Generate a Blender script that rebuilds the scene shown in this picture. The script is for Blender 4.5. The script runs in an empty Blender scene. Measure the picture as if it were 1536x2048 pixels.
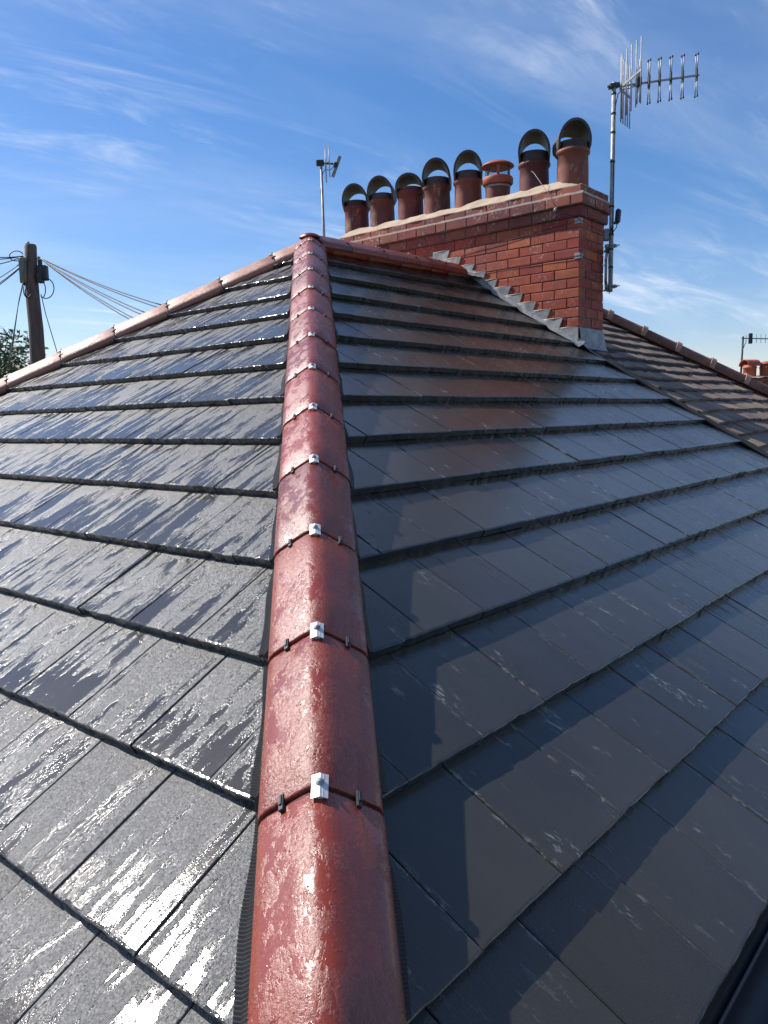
import bpy, math, random
from mathutils import Vector, Matrix
random.seed(7)
SC = bpy.context.scene
COL = SC.collection
rad = math.radians

# ------------------------------------------------------------------ camera
CAM = Vector((-4.528, -4.5562, -1.3724))
YAW, PITCH, ROLL, FPX = rad(40.38), rad(-6.84), -0.0230, 1562.3
_F = Vector((math.cos(PITCH)*math.cos(YAW), math.cos(PITCH)*math.sin(YAW), math.sin(PITCH)))
_R0 = Vector((math.sin(YAW), -math.cos(YAW), 0)); _U0 = _R0.cross(_F)
_R = _R0*math.cos(ROLL) + _U0*math.sin(ROLL); _U = -_R0*math.sin(ROLL) + _U0*math.cos(ROLL)
cd = bpy.data.cameras.new('camera'); cam = bpy.data.objects.new('camera', cd); COL.objects.link(cam)
cam.matrix_world = Matrix(((_R.x, _U.x, -_F.x, CAM.x), (_R.y, _U.y, -_F.y, CAM.y), (_R.z, _U.z, -_F.z, CAM.z), (0, 0, 0, 1)))
cd.sensor_fit = 'VERTICAL'; cd.sensor_height = 36; cd.lens = 36*FPX/2048
cd.clip_start = 0.05; cd.clip_end = 4000
SC.camera = cam

# ------------------------------------------------------------------ light
SUN_EL, SUN_AZ = rad(43.6), rad(106.0)            # azimuth counted from +X towards +Y
SUN = Vector((math.cos(SUN_EL)*math.cos(SUN_AZ), math.cos(SUN_EL)*math.sin(SUN_AZ), math.sin(SUN_EL)))
sl = bpy.data.lights.new('sun', 'SUN'); sl.energy = 5.0; sl.angle = rad(0.53); sl.color = (1.0, 0.955, 0.89)
so = bpy.data.objects.new('sun', sl); COL.objects.link(so)
so.rotation_euler = SUN.to_track_quat('Z', 'Y').to_euler()
so.location = (0, 0, 20)

SC.view_settings.view_transform = 'Standard'; SC.view_settings.look = 'None'
SC.view_settings.exposure = 0.32; SC.view_settings.gamma = 1.0; SC.view_settings.use_curve_mapping = False
SC.cycles.use_denoising = True
SC.cycles.max_bounces = 6

# ------------------------------------------------------------------ node helper
class G:
    def facet(s, vec, scale, amount, nrm):      # tiny random tilts, like beads of water on a rough face
        vo = s.new('ShaderNodeTexVoronoi'); s.put(vo.inputs['Vector'], vec); vo.inputs['Scale'].default_value = scale
        a = s.new('ShaderNodeVectorMath', operation='SUBTRACT'); s.put(a.inputs[0], vo.outputs['Color']); a.inputs[1].default_value = (.5, .5, .5)
        b = s.new('ShaderNodeVectorMath', operation='SCALE'); s.put(b.inputs[0], a.outputs[0]); s.put(b.inputs['Scale'], amount)
        c = s.new('ShaderNodeVectorMath', operation='ADD'); s.put(c.inputs[0], b.outputs[0]); s.put(c.inputs[1], nrm)
        d = s.new('ShaderNodeVectorMath', operation='NORMALIZE'); s.put(d.inputs[0], c.outputs[0])
        return d.outputs[0]
    def __init__(s, tree): s.t = tree; s.n = tree.nodes; s.l = tree.links
    def new(s, kind, **kw):
        nd = s.n.new(kind)
        for k, v in kw.items():
            if k == 'ins':
                for a, b in v.items(): s.put(nd.inputs[a], b)
            else: setattr(nd, k, v)
        return nd
    def put(s, sock, v):
        if hasattr(v, 'bl_idname') and hasattr(v, 'outputs'): v = v.outputs[0]
        if isinstance(v, bpy.types.NodeSocket): s.l.new(v, sock)
        else: sock.default_value = v
    def m(s, op, a, b=0.0, c=None):
        nd = s.new('ShaderNodeMath', operation=op); s.put(nd.inputs[0], a); s.put(nd.inputs[1], b)
        if c is not None: s.put(nd.inputs[2], c)
        return nd.outputs[0]
    def ramp(s, v, lo, hi, a=0.0, b=1.0):
        nd = s.new('ShaderNodeMapRange', interpolation_type='SMOOTHSTEP')
        for i, x in enumerate((v, lo, hi, a, b)): s.put(nd.inputs[i], x)
        return nd.outputs[0]
    def mix(s, f, a, b):
        nd = s.new('ShaderNodeMix', data_type='RGBA'); s.put(nd.inputs[0], f); s.put(nd.inputs[6], a); s.put(nd.inputs[7], b)
        return nd.outputs[2]
    def fmix(s, f, a, b):
        nd = s.new('ShaderNodeMix', data_type='FLOAT'); s.put(nd.inputs[0], f); s.put(nd.inputs[2], a); s.put(nd.inputs[3], b)
        return nd.outputs[0]
    def noise(s, vec, scale, detail=3.0, rough=0.55, dist=0.0):
        nd = s.new('ShaderNodeTexNoise'); s.put(nd.inputs['Vector'], vec)
        for k, v in (('Scale', scale), ('Detail', detail), ('Roughness', rough), ('Distortion', dist)): s.put(nd.inputs[k], v)
        return nd.outputs[0]
    def mapping(s, vec, scale=(1, 1, 1), loc=(0, 0, 0), rot=(0, 0, 0)):
        nd = s.new('ShaderNodeMapping'); s.put(nd.inputs[0], vec)
        nd.inputs[1].default_value = loc; nd.inputs[2].default_value = rot; nd.inputs[3].default_value = scale
        return nd.outputs[0]
    def bump(s, h, strength, dist, nrm=None):
        nd = s.new('ShaderNodeBump'); s.put(nd.inputs['Height'], h); s.put(nd.inputs['Strength'], strength); s.put(nd.inputs['Distance'], dist)
        if nrm is not None: s.put(nd.inputs['Normal'], nrm)
        return nd.outputs[0]

def C(r, g, b): return (r, g, b, 1.0)

def material(name):
    m = bpy.data.materials.new(name); m.use_nodes = True
    g = G(m.node_tree); b = g.n['Principled BSDF']
    return m, g, b

# ------------------------------------------------------------------ sky
W = bpy.data.worlds.new('World'); SC.world = W; W.use_nodes = True
g = G(W.node_tree); bg = g.n['Background']
sky = g.new('ShaderNodeTexSky', sky_type='NISHITA', sun_disc=False)
sky.sun_elevation = SUN_EL; sky.sun_rotation = math.pi/2 - SUN_AZ
sky.altitude = 100; sky.air_density = 1.0; sky.dust_density = 0.4; sky.ozone_density = 3.0
tc = g.new('ShaderNodeTexCoord')
sep = g.new('ShaderNodeSeparateXYZ'); g.put(sep.inputs[0], tc.outputs['Generated'])
den = g.m('ADD', g.m('MAXIMUM', sep.outputs[2], 0.0), 0.16)
cmb = g.new('ShaderNodeCombineXYZ'); g.put(cmb.inputs[0], g.m('DIVIDE', sep.outputs[0], den)); g.put(cmb.inputs[1], g.m('DIVIDE', sep.outputs[1], den))
flat = cmb.outputs[0]
v1 = g.mapping(g.mapping(flat, rot=(0, 0, rad(12))), scale=(0.62, 2.7, 1), loc=(0.35, 0.2, 0))
n1 = g.noise(v1, 1.5, 7.0, 0.62, 0.9)
v2 = g.mapping(flat, scale=(1, 1, 1), loc=(3.1, 0.4, 0))
n2 = g.noise(v2, 0.9, 3.0, 0.5, 0.3)
v3 = g.mapping(g.mapping(flat, rot=(0, 0, rad(3))), scale=(1.9, 4.6, 1), loc=(1.7, 4.2, 0))
n3 = g.noise(v3, 1.6, 6.0, 0.65, 0.6)
wisp = g.m('MULTIPLY', g.ramp(n1, 0.47, 0.78), g.ramp(n2, 0.36, 0.66))
wisp = g.m('ADD', wisp, g.m('MULTIPLY', g.ramp(n3, 0.50, 0.82), g.m('MULTIPLY', g.ramp(n2, 0.40, 0.60), 0.34)))
n4 = g.noise(g.mapping(g.mapping(flat, rot=(0, 0, rad(20))), scale=(0.5, 1.3, 1), loc=(5.2, 1.1, 0)), 1.1, 5.0, 0.6, 0.5)
wisp = g.m('ADD', wisp, g.m('MULTIPLY', g.ramp(n4, 0.39, 0.74), 0.20))
wisp = g.m('MULTIPLY', g.m('MINIMUM', wisp, 1.0), 0.72)
hs = g.new('ShaderNodeHueSaturation', ins={'Saturation': 1.29, 'Value': 1.19, 'Hue': 0.5, 'Color': sky})
tint = g.new('ShaderNodeMix', data_type='RGBA', blend_type='MULTIPLY', ins={0: 1.0, 6: hs, 7: C(1.16, 1.0, 1.05)}).outputs[2]
skyc = g.mix(wisp, tint, C(8.6, 9.2, 10.0))
g.put(bg.inputs[0], skyc); bg.inputs[1].default_value = 0.092

# ------------------------------------------------------------------ mesh helper
class MB:
    def __init__(s): s.v = []; s.f = []; s.sm = []; s.uv = []; s.uv2 = []
    def add(s, verts, faces, smooth=False):
        o = len(s.v); s.v += [Vector(v) for v in verts]
        for f in faces: s.f.append([i+o for i in f]); s.sm.append(smooth)
        return s
    def box(s, c, size, R=None, bev=0.0):
        x, y, z = size[0]/2, size[1]/2, size[2]/2; c = Vector(c)
        if bev <= 0:
            vs = [Vector((a*x, b*y, d*z)) for d in (-1, 1) for a, b in ((-1, -1), (1, -1), (1, 1), (-1, 1))]
            fs = [(3, 2, 1, 0), (4, 5, 6, 7), (0, 1, 5, 4), (1, 2, 6, 5), (2, 3, 7, 6), (3, 0, 4, 7)]
        else:
            e = bev; vs = []; fs = []
            for d in (-1, 1):
                vs += [Vector((a*(x-e), b*(y-e), d*z)) for a, b in ((-1, -1), (1, -1), (1, 1), (-1, 1))]
            for d in (-1, 1):
                for a, b in ((-1, -1), (1, -1), (1, 1), (-1, 1)):
                    vs.append(Vector((a*x, b*(y-e), d*(z-e)))); vs.append(Vector((a*(x-e), b*y, d*(z-e))))
            hull_add(s, [c + (R @ v if R else v) for v in vs]); return s
        return s.add([c + (R @ v if R else v) for v in vs], fs)
    def tube(s, pts, r, n=8, cap=True, smooth=True):
        pts = [Vector(p) for p in pts]; rr = r if isinstance(r, (list, tuple)) else [r]*len(pts)
        rings = []; prev = None
        for i, p in enumerate(pts):
            d = (pts[min(i+1, len(pts)-1)] - pts[max(i-1, 0)])
            d = d.normalized() if d.length > 1e-9 else Vector((0, 0, 1))
            a = prev if prev else (Vector((0, 0, 1)) if abs(d.z) < 0.9 else Vector((1, 0, 0)))
            a = (a - d*a.dot(d)).normalized(); prev = a; b = d.cross(a)
            rings.append([p + (a*math.cos(2*math.pi*k/n) + b*math.sin(2*math.pi*k/n))*rr[i] for k in range(n)])
        o = len(s.v); vs = [v for R_ in rings for v in R_]; fs = []
        for i in range(len(rings)-1):
            for k in range(n):
                k2 = (k+1) % n; fs.append((i*n+k, i*n+k2, (i+1)*n+k2, (i+1)*n+k))
        s.add(vs, fs, smooth)
        if cap:
            s.f.append([o+k for k in range(n)][::-1]); s.sm.append(False)
            s.f.append([o+(len(rings)-1)*n+k for k in range(n)]); s.sm.append(False)
        return s
    def lathe(s, prof, c=(0, 0, 0), n=28, smooth=True, jit=None):
        c = Vector(c); vs = []; fs = []
        for i, (r, z) in enumerate(prof):
            for k in range(n):
                t = 2*math.pi*k/n; vs.append(c + Vector((r*math.cos(t), r*math.sin(t), z)))
        for i in range(len(prof)-1):
            for k in range(n):
                k2 = (k+1) % n; fs.append((i*n+k, i*n+k2, (i+1)*n+k2, (i+1)*n+k))
        return s.add(vs, fs, smooth)
    def prism(s, poly, d):                      # poly: list of Vectors (planar), d: extrusion vector
        n = len(poly); vs = [Vector(q) for q in poly] + [Vector(q) + Vector(d) for q in poly]
        fs = [tuple(range(n))[::-1], tuple(range(n, 2*n))] + [(i, (i+1) % n, n+(i+1) % n, n+i) for i in range(n)]
        return s.add(vs, fs)
    def sheet(s, grid, thick=None, smooth=False):   # grid[i][j] of Vectors, optional thickness vector function
        a, b = len(grid), len(grid[0]); vs = [v for r in grid for v in r]
        fs = [(i*b+j, i*b+j+1, (i+1)*b+j+1, (i+1)*b+j) for i in range(a-1) for j in range(b-1)]
        return s.add(vs, fs, smooth)
    def mesh(s, name, mat):
        me = bpy.data.meshes.new(name); me.from_pydata([tuple(v) for v in s.v], [], s.f)
        me.polygons.foreach_set('use_smooth', s.sm); me.materials.append(mat); me.update(); return me

def hull_add(mb, pts):
    import bmesh
    bm = bmesh.new()
    for p in pts: bm.verts.new(p)
    bmesh.ops.convex_hull(bm, input=bm.verts)
    bm.normal_update()
    bmesh.ops.dissolve_limit(bm, angle_limit=0.01, verts=bm.verts, edges=bm.edges)
    bm.verts.index_update()
    mb.add([v.co.copy() for v in bm.verts], [[v.index for v in f.verts] for f in bm.faces]); bm.free()

def obj(name, me, parent=None, kind=None, label=None, cat=None, group=None, loc=None):
    o = bpy.data.objects.new(name, me); COL.objects.link(o)
    if parent: o.parent = parent
    if kind: o['kind'] = kind
    if label: o['label'] = label
    if cat: o['category'] = cat
    if group: o['group'] = group
    if loc is not None: o.location = loc
    return o
def thing(name, label, cat, loc=(0, 0, 0), group=None):
    return obj(name, None, None, None, label, cat, group, loc)
def part(name, mb, mat, parent, **kw):           # mesh given in world coordinates; parents are never rotated
    off = Vector((0, 0, 0)); q = parent
    while q: off += q.location; q = q.parent
    if off.length > 0: mb.v = [v - off for v in mb.v]
    return obj(name, mb.mesh(name, mat), parent, **kw)

# ------------------------------------------------------------------ roof geometry
TH = rad(31.52); CT, ST, TT = math.cos(TH), math.sin(TH), math.tan(TH)
GA = 0.345; HT = 0.033                            # course gauge, tile thickness at the tail
NB = Vector((0, -ST, CT)); NA = Vector((-ST, 0, CT))
XC0, XC1, YC0, YC1 = 2.27, 2.78, -1.19, 1.95      # chimney body
EAVE = 14*GA
GROUND = -7.9; RW = 0.035
def warp(u, S): return 0.05*max(0.0, min(1.0, u/2.27))**1.3*math.exp(-max(S, 0)/0.4)
def PB(u, S, n=0.0): return Vector((u, -CT*S, -ST*S)) + NB*(n + warp(u, S))
def PA(u, S, n=0.0): return Vector((-CT*S, u, -ST*S)) + NA*n
def proj(P):
    q = P - CAM; d = q.dot(_F)
    if d < 0.05: return None
    return (768 + FPX*q.dot(_R)/d, 1024 - FPX*q.dot(_U)/d)

# ------------------------------------------------------------------ materials
def tile_material(name, wet, scuff, runs, dry, damp, rfilm, rdry, gr, wgrad, beads=0.0, wav=0.35, fgrain=0.24, spec=0.56):
    m, g, b = material(name)
    uv = g.new('ShaderNodeUVMap', uv_map='slope').outputs[0]
    lc = g.new('ShaderNodeUVMap', uv_map='tile').outputs[0]
    rnd = g.new('ShaderNodeObjectInfo').outputs['Random']
    su = g.new('ShaderNodeSeparateXYZ'); g.put(su.inputs[0], uv)
    sl_ = g.new('ShaderNodeSeparateXYZ'); g.put(sl_.inputs[0], lc)
    # wet film in streaks down the slope
    off = g.new('ShaderNodeCombineXYZ'); g.put(off.inputs[2], g.m('MULTIPLY', rnd, 9.0))
    va = g.new('ShaderNodeVectorMath', operation='ADD'); g.put(va.inputs[0], uv); g.put(va.inputs[1], off.outputs[0]); tv = va.outputs[0]
    skew = g.mapping(uv, scale=(17.0, 2.3, 1), rot=(0, 0, rad(-3)))
    s1 = g.noise(skew, 1.0, 5.0, 0.62, 0.7)
    s2 = g.noise(g.mapping(tv, scale=(26.0, 9.0, 1)), 1.0, 4.0, 0.65, 0.5)
    grain = g.noise(uv, 300.0, 3.0, 0.7)
    fine = g.noise(uv, 150.0, 3.0, 0.6)
    drip = g.m('MULTIPLY', g.m('SUBTRACT', sl_.outputs[1], 0.5), 0.10)
    st = g.m('ADD', g.m('ADD', g.m('MULTIPLY', s1, 0.68), g.m('MULTIPLY', s2, 0.32)), g.m('ADD', g.m('ADD', drip, g.m('MULTIPLY', g.m('SUBTRACT', fine, 0.5), 0.15)), g.m('MULTIPLY', g.m('SUBTRACT', rnd, 0.5), 0.07)))
    wets = g.ramp(su.outputs[1], 1.5, 4.3, wet, wet - wgrad)
    film = g.ramp(st, g.m('SUBTRACT', 0.482, wets), g.m('SUBTRACT', 0.556, wets))              # 1 = smooth water film
    base = g.mix(g.noise(uv, 5.0, 4.0, 0.6), C(dry*.82, dry*.82, dry*.80), C(dry*1.15, dry*1.13, dry*1.09))
    base = g.mix(g.m('MULTIPLY', film, 0.85), base, g.mix(g.noise(g.mapping(tv, scale=(7, 2.5, 1), loc=(1, 9, 0)), 1.0, 5.0, 0.65), C(damp*.72, damp*.68, damp*.58), C(damp*1.42, damp*1.32, damp*1.10)))
    base = g.mix(g.m('MULTIPLY', g.ramp(grain, 0.62, 0.75), 0.35), base, C(0.16, 0.155, 0.15))
    hue = g.new('ShaderNodeHueSaturation', ins={'Color': base, 'Value': g.m('ADD', 0.78, g.m('MULTIPLY', rnd, 0.44))}).outputs[0]
    # pale mineral scuffs beside the joints and in loose patches
    edge = g.m('ABSOLUTE', g.m('SUBTRACT', sl_.outputs[0], 0.5))
    near = g.ramp(edge, 0.43, 0.495)
    sn = g.noise(g.mapping(tv, scale=(85.0, 30.0, 1)), 1.0, 5.0, 0.7)
    gate = g.ramp(g.noise(g.mapping(tv, scale=(2.2, 5.0, 1), loc=(7, 3, 0)), 1.0, 2.0), 0.50, 0.62)
    blot = g.m('MULTIPLY', g.ramp(g.noise(g.mapping(tv, scale=(9, 4, 1), loc=(2, 8, 0)), 1.0, 2.0), 0.63, 0.72), g.ramp(sn, 0.52, 0.60))
    sc = g.m('MULTIPLY', g.m('MAXIMUM', g.m('MULTIPLY', g.m('MULTIPLY', near, gate), g.ramp(sn, 0.50, 0.60)), blot), scuff)
    col = g.mix(sc, hue, C(0.30, 0.30, 0.27))
    moss = g.m('MULTIPLY', g.ramp(g.noise(uv, 1.6, 3.0), 0.60, 0.72), 0.06)
    col = g.mix(moss, col, C(0.10, 0.085, 0.045))
    g.put(b.inputs['Base Color'], col)
    rough = g.fmix(film, g.m('ADD', rdry, g.m('MULTIPLY', g.m('SUBTRACT', fine, 0.5), 0.25)), rfilm)
    rough = g.m('ADD', rough, g.m('MULTIPLY', sc, 0.35))
    g.put(b.inputs['Roughness'], rough)
    g.put(b.inputs['Specular IOR Level'], spec)
    # relief: grain where no film covers it, long ripples from running water
    hgt = g.m('MULTIPLY', g.m('ADD', g.m('MULTIPLY', grain, 0.5), g.m('MULTIPLY', fine, 0.8)), g.fmix(film, 1.0, fgrain))
    nb = g.bump(hgt, 0.8, gr)
    rip = g.noise(g.mapping(uv, scale=(70.0, 2.6, 1)), 1.0, 3.0, 0.6, 0.4)
    gate2 = g.ramp(su.outputs[0], -2.2, 1.2, 0.12*runs, runs)
    nb = g.bump(g.m('MULTIPLY', rip, gate2), 0.5, 0.0024, nb)
    und = g.noise(g.mapping(tv, scale=(5, 5, 1)), 1.0, 2.0)
    nb = g.bump(und, wav, 0.005, nb)
    if beads: nb = g.facet(uv, 240.0, g.m('ADD', g.fmix(film, beads, beads*0.06), g.m('MULTIPLY', g.ramp(sl_.outputs[1], 0.972, 0.992), 0.10)), nb)
    g.put(b.inputs['Normal'], nb)
    return m
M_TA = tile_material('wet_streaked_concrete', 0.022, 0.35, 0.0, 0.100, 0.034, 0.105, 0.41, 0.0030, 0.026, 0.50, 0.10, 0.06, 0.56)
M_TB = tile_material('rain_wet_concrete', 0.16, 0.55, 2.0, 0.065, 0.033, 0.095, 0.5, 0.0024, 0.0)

def simple(name, c1, c2, scale=6.0, rough=0.6, r2=None, bump=0.0, bscale=60.0, metal=0.0, spec=0.5, detail=4.0, stretch=(1, 1, 1), rand=0.0, fleck=None, grime=None):
    m, g, b = material(name)
    oc = g.new('ShaderNodeTexCoord').outputs['Object']; v = g.mapping(oc, scale=stretch)
    inf = g.new('ShaderNodeObjectInfo'); rnd = inf.outputs['Random']
    ad = g.new('ShaderNodeVectorMath', operation='ADD'); g.put(ad.inputs[0], v); g.put(ad.inputs[1], inf.outputs['Location']); v = ad.outputs[0]
    n = g.noise(v, scale, detail, 0.6, 0.3)
    col = g.mix(g.ramp(n, 0.3, 0.7), C(*c1), C(*c2))
    if rand:
        col = g.new('ShaderNodeHueSaturation', ins={'Color': col, 'Value': g.m('ADD', 1-rand, g.m('MULTIPLY', rnd, 2*rand)), 'Hue': g.m('ADD', 0.5-rand*0.05, g.m('MULTIPLY', rnd, rand*0.1))}).outputs[0]
    if fleck:
        fl = g.m('MULTIPLY', g.ramp(g.noise(v, fleck[0], 4.0, 0.7), fleck[1], fleck[1]+0.06), g.ramp(g.noise(v, fleck[0]*0.14, 2.0), 0.45, 0.6))
        col = g.mix(g.m('MULTIPLY', fl, fleck[2]), col, C(*fleck[3]))
    if grime:
        gr_ = g.m('MULTIPLY', g.ramp(g.noise(v, grime[0], 6.0, 0.68, 0.5), 0.46, 0.66), grime[1])
        col = g.mix(gr_, col, C(*grime[2]))
    g.put(b.inputs['Base Color'], col)
    g.put(b.inputs['Roughness'], g.fmix(g.noise(v, scale*2.3, 3.0), rough, r2 if r2 is not None else rough))
    b.inputs['Metallic'].default_value = metal; b.inputs['Specular IOR Level'].default_value = spec
    if bump: g.put(b.inputs['Normal'], g.bump(g.noise(v, bscale, 4.0, 0.65), 0.6, bump))
    return m

def hip_material(name, c1, c2, rd=0.42, rf=0.27, fc=0.17):
    m, g, b = material(name)
    uv = g.new('ShaderNodeUVMap', uv_map='slope').outputs[0]
    inf = g.new('ShaderNodeObjectInfo'); rnd = inf.outputs['Random']
    off = g.new('ShaderNodeCombineXYZ'); g.put(off.inputs[2], g.m('MULTIPLY', rnd, 17.0))
    va = g.new('ShaderNodeVectorMath', operation='ADD'); g.put(va.inputs[0], uv); g.put(va.inputs[1], off.outputs[0]); v = va.outputs[0]
    blot = g.noise(g.mapping(v, scale=(30, 15, 1), rot=(0, 0, rad(25))), 1.0, 6.0, 0.70, 0.25)
    grain = g.noise(v, 320.0, 3.0, 0.7); fine = g.noise(v, 120.0, 3.0)
    drops = g.new('ShaderNodeTexVoronoi'); g.put(drops.inputs['Vector'], v); drops.inputs['Scale'].default_value = 105.0
    dr = g.ramp(drops.outputs['Distance'], 0.16, 0.30, 1.0, 0.0)
    dr = g.m('MULTIPLY', dr, g.ramp(g.noise(v, 30.0, 2.0), 0.52, 0.62))
    film = g.ramp(g.m('ADD', blot, g.m('MULTIPLY', g.m('SUBTRACT', g.noise(g.mapping(v, scale=(3, 5, 1)), 1.0, 2.0), 0.5), 0.5)), 0.45, 0.56)
    col = g.mix(g.noise(v, 7.0, 4.0), C(*c1), C(*c2))
    col = g.new('ShaderNodeHueSaturation', ins={'Color': col, 'Value': g.m('ADD', 0.85, g.m('MULTIPLY', rnd, 0.3))}).outputs[0]
    dust = g.m('MULTIPLY', g.m('SUBTRACT', 1.0, film), g.ramp(grain, 0.42, 0.62))
    col = g.mix(g.m('MULTIPLY', dust, 0.20), col, C(0.40, 0.20, 0.14))
    soot = g.m('MULTIPLY', g.ramp(g.noise(g.mapping(v, scale=(4, 1.2, 1), loc=(5, 5, 0)), 1.0, 3.0), 0.56, 0.70), 0.45)
    col = g.mix(soot, col, C(0.035, 0.022, 0.026))
    g.put(b.inputs['Base Color'], col)
    g.put(b.inputs['Roughness'], g.m('MAXIMUM', g.m('SUBTRACT', g.fmix(film, rd, rf), g.m('MULTIPLY', dr, 0.25)), 0.06))
    b.inputs['Specular IOR Level'].default_value = 0.75
    h = g.m('MULTIPLY', g.m('ADD', g.m('MULTIPLY', grain, 0.6), g.m('MULTIPLY', fine, 0.7)), g.fmix(film, 1.0, 0.3))
    nb = g.bump(h, 0.8, 0.0020)
    nb = g.bump(g.m('ADD', dr, g.m('MULTIPLY', film, 0.15)), 0.5, 0.0016, nb)
    nb = g.facet(v, 240.0, g.fmix(film, fc, fc*.35), nb)
    g.put(b.inputs['Normal'], nb)
    return m
M_HIP = hip_material('wet_red_ridge_tile', (0.290, 0.046, 0.020), (0.200, 0.030, 0.016))
M_HIP_GLARE = hip_material('sun_glare_red_ridge_tile', (0.40, 0.175, 0.110), (0.32, 0.120, 0.075), 0.58, 0.48, 0.2)  # same red tile for the far hip, sun glare painted in as paler tan
M_BRICK = simple('red_facing_brick', (0.43, 0.072, 0.024), (0.34, 0.056, 0.024), 9.0, 0.62, 0.78, 0.0012, 140.0, rand=0.22, fleck=(34.0, 0.56, 0.65, (0.46, 0.34, 0.28)), grime=(1.6, 0.30, (0.085, 0.040, 0.032)))
M_BRICKU = simple('weathered_red_brick', (0.30, 0.062, 0.042), (0.22, 0.046, 0.034), 8.0, 0.66, 0.82, 0.0016, 110.0, rand=0.22, fleck=(30.0, 0.54, 0.75, (0.50, 0.42, 0.36)), grime=(2.2, 0.6, (0.10, 0.055, 0.045)))
M_MORTAR = simple('dark_mortar', (0.23, 0.175, 0.135), (0.13, 0.10, 0.085), 12.0, 0.9, 0.95, 0.002, 160.0)
M_FLAUNCH = simple('sandy_flaunching_mortar', (0.52, 0.40, 0.29), (0.38, 0.29, 0.21), 7.0, 0.85, 0.95, 0.006, 38.0, fleck=(22.0, 0.60, 0.5, (0.16, 0.13, 0.08)))
M_POINT = simple('pale_pointing', (0.62, 0.52, 0.40), (0.47, 0.39, 0.30), 30.0, 0.9, None, 0.003, 90.0)
M_POT = simple('terracotta_pot', (0.210, 0.046, 0.030), (0.135, 0.031, 0.024), 5.0, 0.55, 0.75, 0.0012, 110.0, rand=0.20, stretch=(1, 1, 0.45), fleck=(20.0, 0.55, 0.6, (0.34, 0.25, 0.17)), grime=(5.0, 0.5, (0.045, 0.026, 0.024)))
M_HOOD = simple('dark_glazed_clay', (0.048, 0.044, 0.044), (0.075, 0.062, 0.056), 6.0, 0.5, 0.65, 0.001, 80.0, rand=0.2)
M_NECK = simple('sooty_clay', (0.085, 0.052, 0.044), (0.040, 0.030, 0.028), 9.0, 0.6, 0.75, 0.001, 80.0, rand=0.25)
M_CAPR = simple('red_terracotta_cap', (0.42, 0.105, 0.055), (0.34, 0.08, 0.045), 9.0, 0.55, 0.7, 0.0008, 120.0)
M_LEAD = simple('grey_lead', (0.36, 0.36, 0.355), (0.20, 0.20, 0.20), 11.0, 0.5, 0.7, 0.004, 24.0, metal=0.0, fleck=(24.0, 0.60, 0.5, (0.55, 0.55, 0.54)))
M_ALU = simple('dull_aluminium', (0.42, 0.43, 0.43), (0.26, 0.27, 0.27), 20.0, 0.5, 0.65, 0.0003, 200.0, metal=0.35)
M_STEEL = simple('galvanised_steel', (0.36, 0.37, 0.38), (0.22, 0.23, 0.24), 15.0, 0.45, 0.6, 0.0005, 120.0, metal=0.3)
M_ZINC = simple('zinc_clip', (0.72, 0.72, 0.70), (0.60, 0.60, 0.58), 60.0, 0.40, 0.5, 0.0003, 300.0, metal=0.35)
M_BLACK = simple('black_plastic', (0.016, 0.017, 0.020), (0.026, 0.027, 0.030), 30.0, 0.42, 0.6, 0.0004, 200.0)
M_FELT = simple('black_underlay', (0.010, 0.010, 0.011), (0.018, 0.018, 0.019), 14.0, 0.8, 0.9)
M_WHITE = simple('white_ceramic', (0.75, 0.72, 0.68), (0.6, 0.57, 0.52), 40.0, 0.35)
M_GREY = simple('grey_plastic', (0.30, 0.31, 0.31), (0.20, 0.21, 0.22), 30.0, 0.5, 0.65)
M_CABLE = simple('dark_cable', (0.020, 0.024, 0.030), (0.03, 0.035, 0.04), 20.0, 0.55)
M_WOOD = simple('tarred_pole_wood', (0.13, 0.10, 0.078), (0.075, 0.058, 0.048), 3.0, 0.75, 0.9, 0.004, 40.0, stretch=(6, 6, 0.5))
M_BOXG = simple('grey_green_enclosure', (0.17, 0.19, 0.15), (0.13, 0.15, 0.12), 8.0, 0.55, 0.7)
M_OLD = simple('weathered_brown_tile', (0.250, 0.175, 0.128), (0.155, 0.112, 0.088), 4.0, 0.7, 0.9, 0.003, 70.0, rand=0.22, fleck=(30.0, 0.62, 0.5, (0.22, 0.19, 0.14)))
M_OLDR = simple('weathered_clay_ridge', (0.24, 0.115, 0.075), (0.13, 0.065, 0.05), 7.0, 0.7, 0.85, 0.003, 60.0, rand=0.15)
M_OLDC = simple('pale_ridge_collar', (0.50, 0.30, 0.22), (0.36, 0.21, 0.16), 9.0, 0.75, 0.9, 0.002, 70.0)
M_WALL = simple('house_wall_brick', (0.26, 0.07, 0.045), (0.20, 0.055, 0.04), 5.0, 0.85, 0.95, 0.003, 60.0)
M_FASCIA = simple('dark_fascia', (0.02, 0.02, 0.022), (0.03, 0.03, 0.032), 8.0, 0.45)
M_GROUND = simple('grass_and_gardens', (0.035, 0.046, 0.020), (0.060, 0.064, 0.034), 0.25, 0.95, None, 0.0)
M_ROAD = simple('asphalt', (0.045, 0.045, 0.047), (0.060, 0.060, 0.060), 3.0, 0.85)
M_LEAF = simple('tree_leaves', (0.040, 0.078, 0.020), (0.085, 0.120, 0.030), 0.9, 0.6, 0.7, spec=0.3)
M_BARK = simple('bark', (0.09, 0.07, 0.05), (0.05, 0.04, 0.03), 5.0, 0.9)

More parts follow.
